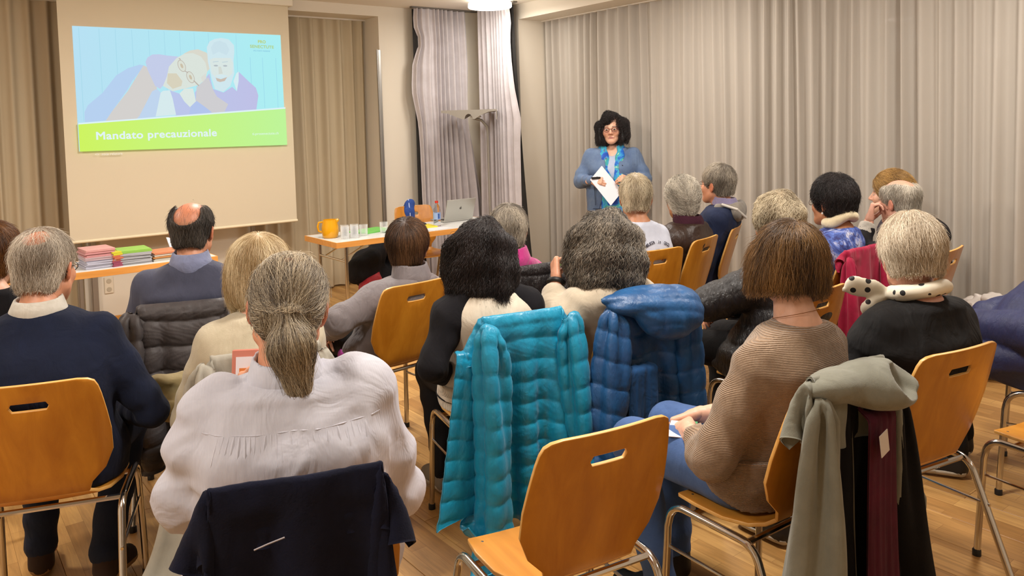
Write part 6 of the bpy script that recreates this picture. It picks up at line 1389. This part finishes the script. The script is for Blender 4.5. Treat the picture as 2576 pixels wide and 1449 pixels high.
gb = thing('bag', 'small green bag on the floor at the cream curtain', 'bag', (4.98, 5.72, 0)); F = Field((-.2, -.2, -.02), (.2, .2, .35), .008); F.ell((0, 0, .10), (.11, .07, .13), 0); F.cone((-.04, 0, .18), (0, 0, .24), .05, .03, .03); folds(F, .01, 25, 5, False); F.half((0, 0, -1), 0); link('bag_body', F.mesh('bag_body'), fabric('green_canvas', hexc('#6f8f5a'), None, 'weave'), gb); MB().tube([(-.05, -.07, .16), (-.02, -.085, .24), (.03, -.085, .24), (.05, -.07, .16)], .006, 6).build('strap', plain('strap_dark', (.03, .04, .02), .7), gb, True)
pb = thing('plastic_bag', 'crumpled white plastic bag with red print on the floor by the curtain, far right', 'bag', (5.0, 2.0, 0)); F = Field((-.3, -.3, -.02), (.3, .3, .55), .009); F.ell((0, 0, .22), (.17, .22, .24), 0); F.cone((-.05, -.05, .38), (-.08, -.14, .46), .08, .05, .05); F.cone((0, .05, .3), (-.03, .13, .40), .07, .05, .05); F.cone((0, -.06, .3), (0, -.12, .38), .07, .05, .05); folds(F, .012, 28, 5, False); folds(F, .007, 60, 9, False); F.half((0, 0, -1), 0)
PBM = plain('thin_white_plastic', hexc('#d6cfc8'), .35); link('bag_body', F.mesh('bag_body'), PBM, pb)
F = Field((-.3, -.3, .2), (.1, .3, .55), .008); F.ell((-.10, -.03, .35), (.06, .10, .05), 0); folds(F, .015, 40, 7, False); link('printed_fold', F.mesh('printed_fold'), fabric('red_print', hexc('#c9453a'), hexc('#e0a0a8'), 'puffer', .4, 0, .2), pb)

# cap on the lap of the man in navy sweater; phone of the ponytail man; leaflet and pen of the bob woman
(x, y), a = CH['navy']
kc = thing('cap', 'crumpled khaki cap held on the lap of the man in navy sweater', 'cap', (x+.045, y+.0, .02), -math.radians(a)); F = Field((.05, .0, .45), (.5, .42, .85), .006); F.ell((.275, .20, .625), (.095, .085, .06), 0); F.cone((.24, .18, .67), (.33, .22, .675), .03, .03, .03); F.cone((.20, .14, .61), (.32, .13, .60), .03, .03, .02); F.ell((.28, .15, .66), (.05, .03, .02), .015, neg=True); folds(F, .010, 38, 4, False); folds(F, .004, 80, 8, False); link('crown', F.mesh('crown'), fabric('khaki_cotton', hexc('#a89a72'), hexc('#948661'), 'weave', .85, .1, .06, .2, 1, .4), kc); MB().tube([(.20, .12, .585), (.27, .105, .578), (.345, .13, .585), (.36, .2, .59)], .012, 8).build('brim', plain('khaki_brim', hexc('#8f825d'), .8), kc, True)
(x, y), a = CH['pony']
T = Matrix.Translation((x, y, 0)) @ Matrix.Rotation(-math.radians(a), 4, 'Z'); P0 = T @ Vector((-.070, .440, .905))
ph = thing('phone', 'phone in an open pink wallet case held by the man with ponytail', 'phone', P0, -math.radians(14))
PINKC = plain('pink_leather', hexc('#c77d6b'), .55)
def tilt(o, rx=-.25, rz=0): o.rotation_euler = (rx, 0, rz); return o
tilt(MB().box((-.005, 0, -.06), (.070, .012, .075), .004).build('case', PINKC, ph)); sc_ = tilt(MB().box((.0, -.008, -.055), (.066, 0, .072), .003).build('handset', BLACKP, ph))
scr = MB().box((.003, -.0088, -.05), (.063, -.0080, .068)).build('screen', plain('phone_screen', (.05, .08, .12), .2, emit=(.35, .62, .95), es=1.1), sc_); MB().box((.003, -.0092, .02), (.063, -.0087, .068)).build('screen_top', plain('phone_dark', (.02, .025, .05), .2, emit=(.03, .05, .12), es=1), sc_)
fl = MB().box((-.078, -.004, -.06), (-.005, .004, .075), .003).build('flap', PINKC, ph); tilt(fl, -.25, -.35); MB().box((-.066, -.0065, -.045), (-.022, -.0042, .055)).build('card', plain('paper_white', (0, 0, 0)), fl); MB().box((-.056, -.0085, -.01), (-.034, -.0063, .025)).build('stamp', plain('stamp_orange', hexc('#d9803c'), .6), fl)
(x, y), a = CH['bob']
T = Matrix.Translation((x, y, 0)) @ Matrix.Rotation(-math.radians(a), 4, 'Z')
le = thing('leaflet', 'small white leaflet with green edge on the lap of the woman in jeans', 'leaflet', T @ Vector((-.10, .26, .612)), .6); MB().box((-.07, -.04, 0), (.06, .04, .002)).build('sheet', plain('paper_white', (0, 0, 0)), le); MB().box((-.02, -.043, .002), (.06, -.02, .005)).build('green_edge', plain('card_#3f8f5a', hexc('#3f8f5a'), .5), le)

# corner stand
cs = thing('corner_stand', 'grey sheet metal stand with tilted tray in the corner before the blackout curtains', 'stand', (4.5, 6.5, 0), math.radians(-43))
GM = plain('grey_sheet_metal', hexc('#9a948a'), .5, .2)
def tray(u, v, w_): return (u, v, w_)
pf = [(-.27, .0), (-.20, -.005), (-.12, -.03), (-.06, -.045)]+[(-.04+.0*k+.04*(1-math.cos(a)), -.045+.035*math.sin(a)) for k, a in enumerate(np.linspace(0, PI, 9))]+[(.06, -.045), (.12, -.02), (.20, .0), (.28, .005)]
m = MB()
n = len(pf); v = []
for yy, k in ((-.20, 1.0), (.20, .75)):
    for u, z in pf: v.append((u*k, yy, 1.715+z*(1.5 if yy < 0 else .5)))
    for u, z in pf: v.append((u*k, yy, 1.735+z*(1 if yy < 0 else .4)*0+.004))
f = []
for i in range(n-1): f += [(i, i+1, n*2+i+1, n*2+i), (n+i, n*3+i, n*3+i+1, n+i+1), (i, n+i, n+i+1, i+1), (2*n+i, 2*n+i+1, 3*n+i+1, 3*n+i)]
f += [(0, 2*n, 3*n, n), (n-1, 2*n-1, 4*n-1, 3*n-1)]
m.add(v, f); o = m.build('tray', GM, cs); MB().prism([(-.20, 1.725), (.20, 1.725), (.20, 1.70), (-.20, 1.64)], lambda u, v, w_: (.275-.035*(u+.2)/.4+w_, u, v), -.004, .004).build('side_cheek', GM, cs)
MB().box((.0, -.1, 1.665), (.10, .0, 1.68), .003).build('light_strip', plain('strip_white', (.8, .8, .78), .4), cs); MB().tube([(.02, -.03, 1.66), (.10, 0, 1.635), (.15, .03, 1.57), (.155, .035, 1.5)], [.014, .014, .013, .013], 10).build('arm', GM, cs, True); MB().tube([(.155, .035, 1.52), (.155, .035, .02)], .013, 10).build('pole', GM, cs, True); MB().lathe([(0, .02), (.15, .018), (.16, 0), (0, 0)], (.155, .035, 0), 28).build('base', GM, cs, True)

# ------------------------------------------------------------------ projection screen with the projected slide
SY = 6.90
ps = thing('projection_screen', 'large pull-down projection screen with a projected title slide', 'screen', (1.87, SY, 0))
MB().box((-1.05, -.055, 2.705), (.955, .06, CZ-.001), .006).build('casing', plain('casing_white', hexc('#e6ddcb'), .5), ps); MB().box((-.908, -.002, .765), (.925, .0, 2.71)).build('canvas', paint('screen_cloth', hexc('#d8ccb3'), .01, 2, .9, .05), ps)
MB().tube([(-.913, 0, .762), (.93, 0, .762)], .012, 12).build('bottom_bar', plain('bar_cream', hexc('#e9dcbd'), .5), ps, True)
def emis(name, c, s=1.0, c2=None):
    m, nt, b = nodes(name); b.inputs['Base Color'].default_value = (0, 0, 0, 1); b.inputs['Specular IOR Level'].default_value = 0; b.inputs['Roughness'].default_value = 1; b.inputs['Emission Strength'].default_value = s
    b.inputs['Emission Color'].default_value = c4(hexc(c))
    if c2:
        tc = N(nt, 'ShaderNodeTexCoord'); sp = N(nt, 'ShaderNodeSeparateXYZ'); L(nt, tc.outputs['Generated'], sp.inputs[0]); mx = N(nt, 'ShaderNodeMix', data_type='RGBA'); mx.inputs[6].default_value = c4(hexc(c)); mx.inputs[7].default_value = c4(hexc(c2)); L(nt, sp.outputs['X'], mx.inputs[0]); L(nt, mx.outputs[2], b.inputs['Emission Color'])
    return m
Q = [(1.058, 1.467), (2.722, 1.457), (2.715, 2.445), (1.058, 2.438)]      # the slide's corners on the canvas: bl, br, tr, tl
def uv(u, v):
    a = np.array(Q[0])*(1-u)+np.array(Q[1])*u; b = np.array(Q[3])*(1-u)+np.array(Q[2])*u; p = a*(1-v)+b*v; return p[0]-1.87, p[1]
slide = MB().prism([(0, 0), (1, 0), (1, 1), (0, 1)], lambda u, v, w_: (uv(u, v)[0], w_, uv(u, v)[1]), -.0035, -.0025).build('slide', emis('slide_sky', '#bfe9fc', 1.0, '#b2f7fb'), ps)
SP = {
    'band': [(0.0, 0.216), (1.0, 0.33), (1.0, 0.0), (0.0, 0.0)],
    'line': [(0.001, 0.228), (1.001, 0.344), (1.0, 0.328), (0.0, 0.215)],
    'sleeve': [(0.031, 0.315), (0.046, 0.369), (0.112, 0.47), (0.175, 0.612), (0.229, 0.673), (0.282, 0.704), (0.304, 0.697), (0.243, 0.566), (0.223, 0.503), (0.149, 0.322), (0.118, 0.244), (0.03, 0.234)],
    'peach': [(0.299, 0.699), (0.338, 0.665), (0.355, 0.504), (0.332, 0.484), (0.268, 0.28), (0.255, 0.257), (0.118, 0.242), (0.149, 0.322), (0.223, 0.487)],
    'denim': [(0.355, 0.504), (0.372, 0.472), (0.343, 0.271), (0.255, 0.257), (0.268, 0.28), (0.332, 0.484)],
    'purple': [(0.309, 0.728), (0.319, 0.764), (0.342, 0.79), (0.374, 0.794), (0.41, 0.785), (0.464, 0.779), (0.42, 0.684), (0.403, 0.57), (0.369, 0.504), (0.347, 0.528), (0.316, 0.664)],
    'face': [(0.455, 0.767), (0.493, 0.805), (0.545, 0.816), (0.591, 0.773), (0.607, 0.691), (0.589, 0.59), (0.554, 0.54), (0.492, 0.51), (0.427, 0.485), (0.383, 0.529), (0.404, 0.61), (0.416, 0.692)],
    'hair': [(0.488, 0.803), (0.522, 0.834), (0.56, 0.846), (0.602, 0.819), (0.619, 0.749), (0.619, 0.691), (0.601, 0.657), (0.594, 0.732), (0.572, 0.785), (0.535, 0.812)],
    'shirt': [(0.37, 0.472), (0.382, 0.488), (0.414, 0.493), (0.425, 0.424), (0.437, 0.285), (0.341, 0.273)],
    'neck': [(0.483, 0.506), (0.525, 0.51), (0.536, 0.399), (0.506, 0.35), (0.48, 0.399), (0.459, 0.465)],
    'torso': [(0.414, 0.493), (0.459, 0.465), (0.48, 0.399), (0.506, 0.35), (0.536, 0.399), (0.533, 0.473), (0.61, 0.641), (0.625, 0.507), (0.677, 0.476), (0.723, 0.526), (0.746, 0.488), (0.76, 0.662), (0.81, 0.578), (0.848, 0.519), (0.859, 0.45), (0.844, 0.321), (0.436, 0.277)],
    'brownish': [(0.544, 0.523), (0.604, 0.607), (0.625, 0.499), (0.642, 0.441), (0.698, 0.374), (0.676, 0.306), (0.608, 0.297), (0.536, 0.399)],
    'sleeve2': [(0.511, 0.358), (0.54, 0.403), (0.581, 0.349), (0.613, 0.303), (0.499, 0.288)],
    'mhead': [(0.604, 0.865), (0.619, 0.916), (0.644, 0.939), (0.679, 0.951), (0.717, 0.941), (0.743, 0.891), (0.743, 0.831), (0.736, 0.755), (0.737, 0.644), (0.713, 0.534), (0.675, 0.481), (0.634, 0.506), (0.619, 0.608), (0.606, 0.74)],
    'mface': [(0.614, 0.758), (0.634, 0.775), (0.722, 0.779), (0.733, 0.737), (0.727, 0.644), (0.706, 0.61), (0.638, 0.608), (0.622, 0.641)],
    'mouth': [(0.64, 0.604), (0.666, 0.592), (0.699, 0.611), (0.685, 0.576), (0.661, 0.567), (0.646, 0.575)],
    'collar': [(0.73, 0.576), (0.747, 0.645), (0.76, 0.662), (0.757, 0.577), (0.745, 0.488)],
    'ear': [(0.566, 0.606), (0.591, 0.64), (0.594, 0.599), (0.574, 0.565)],
    'cheek': [(0.409, 0.635), (0.45, 0.636), (0.476, 0.571), (0.47, 0.53), (0.428, 0.505), (0.402, 0.553)],
}
lay = -.0040
def wash(c, k=.30):
    a = [int(c[i:i+2], 16) for i in (1, 3, 5)]; b = (190, 238, 252); return '#%02x%02x%02x' % tuple(int(x*(1-k)+y*k) for x, y in zip(a, b))
def flat(key, c, name='slide_shape', c2=None, s=1.0):
    global lay
    if not (isinstance(key, str) and key in ('band', 'line')): c = wash(c); c2 = wash(c2) if c2 else None
    o = MB().prism(SP[key] if isinstance(key, str) else key, lambda u, v, w_: (uv(u, v)[0], w_, uv(u, v)[1]), lay, lay+.0005).build(name, emis('slide_%s' % c, c, s, c2), slide); lay -= .0006; return o
for u in (.027, .112, .182, .255, .331, .403, .476, .546, .616, .757): flat([(u-.001, .24+u*.1), (u+.001, .24+u*.1), (u+.001, .99), (u-.001, .99)], '#a4dbee', 'slide_line')
for u in (.826, .892, .965): flat([(u-.001, .34), (u+.001, .34), (u+.001, .79), (u-.001, .79)], '#93d5ee', 'slide_line')
for k, c in (('sleeve', '#bfd0f8'), ('peach', '#e9d0c6'), ('denim', '#ccd6f5'), ('purple', '#d3cbee'), ('torso', '#c6c2f2'), ('brownish', '#e3cccb'), ('face', '#f4ecda'), ('cheek', '#efd2ad'), ('hair', '#f2dcc4'), ('neck', '#f6f3e4'), ('shirt', '#eef6f4'), ('sleeve2', '#b9c0f3'), ('mhead', '#e4f2f6'), ('mface', '#f2f0e6'), ('mouth', '#dcb49c'), ('collar', '#eef8fa'), ('ear', '#f3e2d0')): flat(k, c, c2=('#cbb9ea' if k == 'torso' else None))
def loop_poly(cx, cy, rx, ry, a, n=22): return [(cx+rx*math.cos(t)*math.cos(a)-ry*math.sin(t)*math.sin(a), cy+(rx*math.cos(t)*math.sin(a)+ry*math.sin(t)*math.cos(a))*1.75) for t in np.linspace(0, 2*PI, n, endpoint=False)]
for cx, cy in ((.476, .70), (.515, .605)): flat(loop_poly(cx, cy, .018, .030, .35), '#c7a590', 'slide_glasses'); flat(loop_poly(cx, cy, .0155, .027, .35), '#f3e6cf', 'slide_glasses'); flat(loop_poly(cx, cy, .006, .012, .35), '#dcb992', 'slide_eye')
flat([(.487, .655), (.490, .66), (.505, .645), (.502, .64)], '#c7a590', 'slide_glasses'); flat([(.527, .575), (.531, .58), (.556, .535), (.551, .53)], '#c7a590', 'slide_glasses'); flat([(.462, .76), (.466, .765), (.474, .755), (.470, .75)], '#c7a590', 'slide_glasses')
for cx in (.643, .690): flat(loop_poly(cx, .708, .011, .004, .0), '#b9b3b4', 'slide_eye'); flat([(cx-.015, .735), (cx+.015, .742), (cx+.014, .748), (cx-.014, .742)], '#cfd5da', 'slide_brow')
flat([(.655, .70), (.668, .70), (.676, .64), (.655, .635)], '#e9ddcc', 'slide_nose'); flat(loop_poly(.668, .62, .030, .006, .0), '#e9f3f5', 'slide_moustache'); flat([(.622, .86), (.640, .91), (.668, .925), (.70, .905), (.715, .85), (.70, .80), (.66, .83), (.63, .80)], '#dbe9f0', 'slide_hair')
flat('line', '#e6fbff'); flat('band', '#d6fd66', c2='#c6fea0')
def text(s, u, v, size, c, bold=0, sx=1.0, align='LEFT', emc=1.0):
    cu = bpy.data.curves.new('lettering', 'FONT'); cu.body = s; cu.size = size; cu.align_x = align; cu.extrude = .0002; cu.bevel_depth = bold; cu.bevel_resolution = 0; cu.space_character = 1.06; o = font_obj('lettering', cu, emis('ink_%s' % c, c, emc), slide)
    p = uv(u, v); o.matrix_local = Matrix.Translation((p[0], lay-.0005, p[1])) @ Matrix.Rotation(PI/2, 4, 'X') @ Matrix.Diagonal((sx, 1, 1, 1)); return o
text('Mandato precauzionale', .069, .093, .085, '#eafcff', .0020, 1.10); text('ti.prosenectute.ch', .812, .098, .030, '#e2ffe6', .0006, 1.02)
text('PRO', .888, .917, .036, '#c3d873', .0010, 1.0, 'CENTER'); text('SENECTUTE', .888, .873, .036, '#b9d98a', .0010, 1.06, 'CENTER'); text('PIÙ FORTI INSIEME', .886, .842, .016, '#8cc7e6', .0002, 1.05, 'CENTER')
text('<>  note relatore', .062, -.036, .026, '#fff3dc', .0002, 1.0)
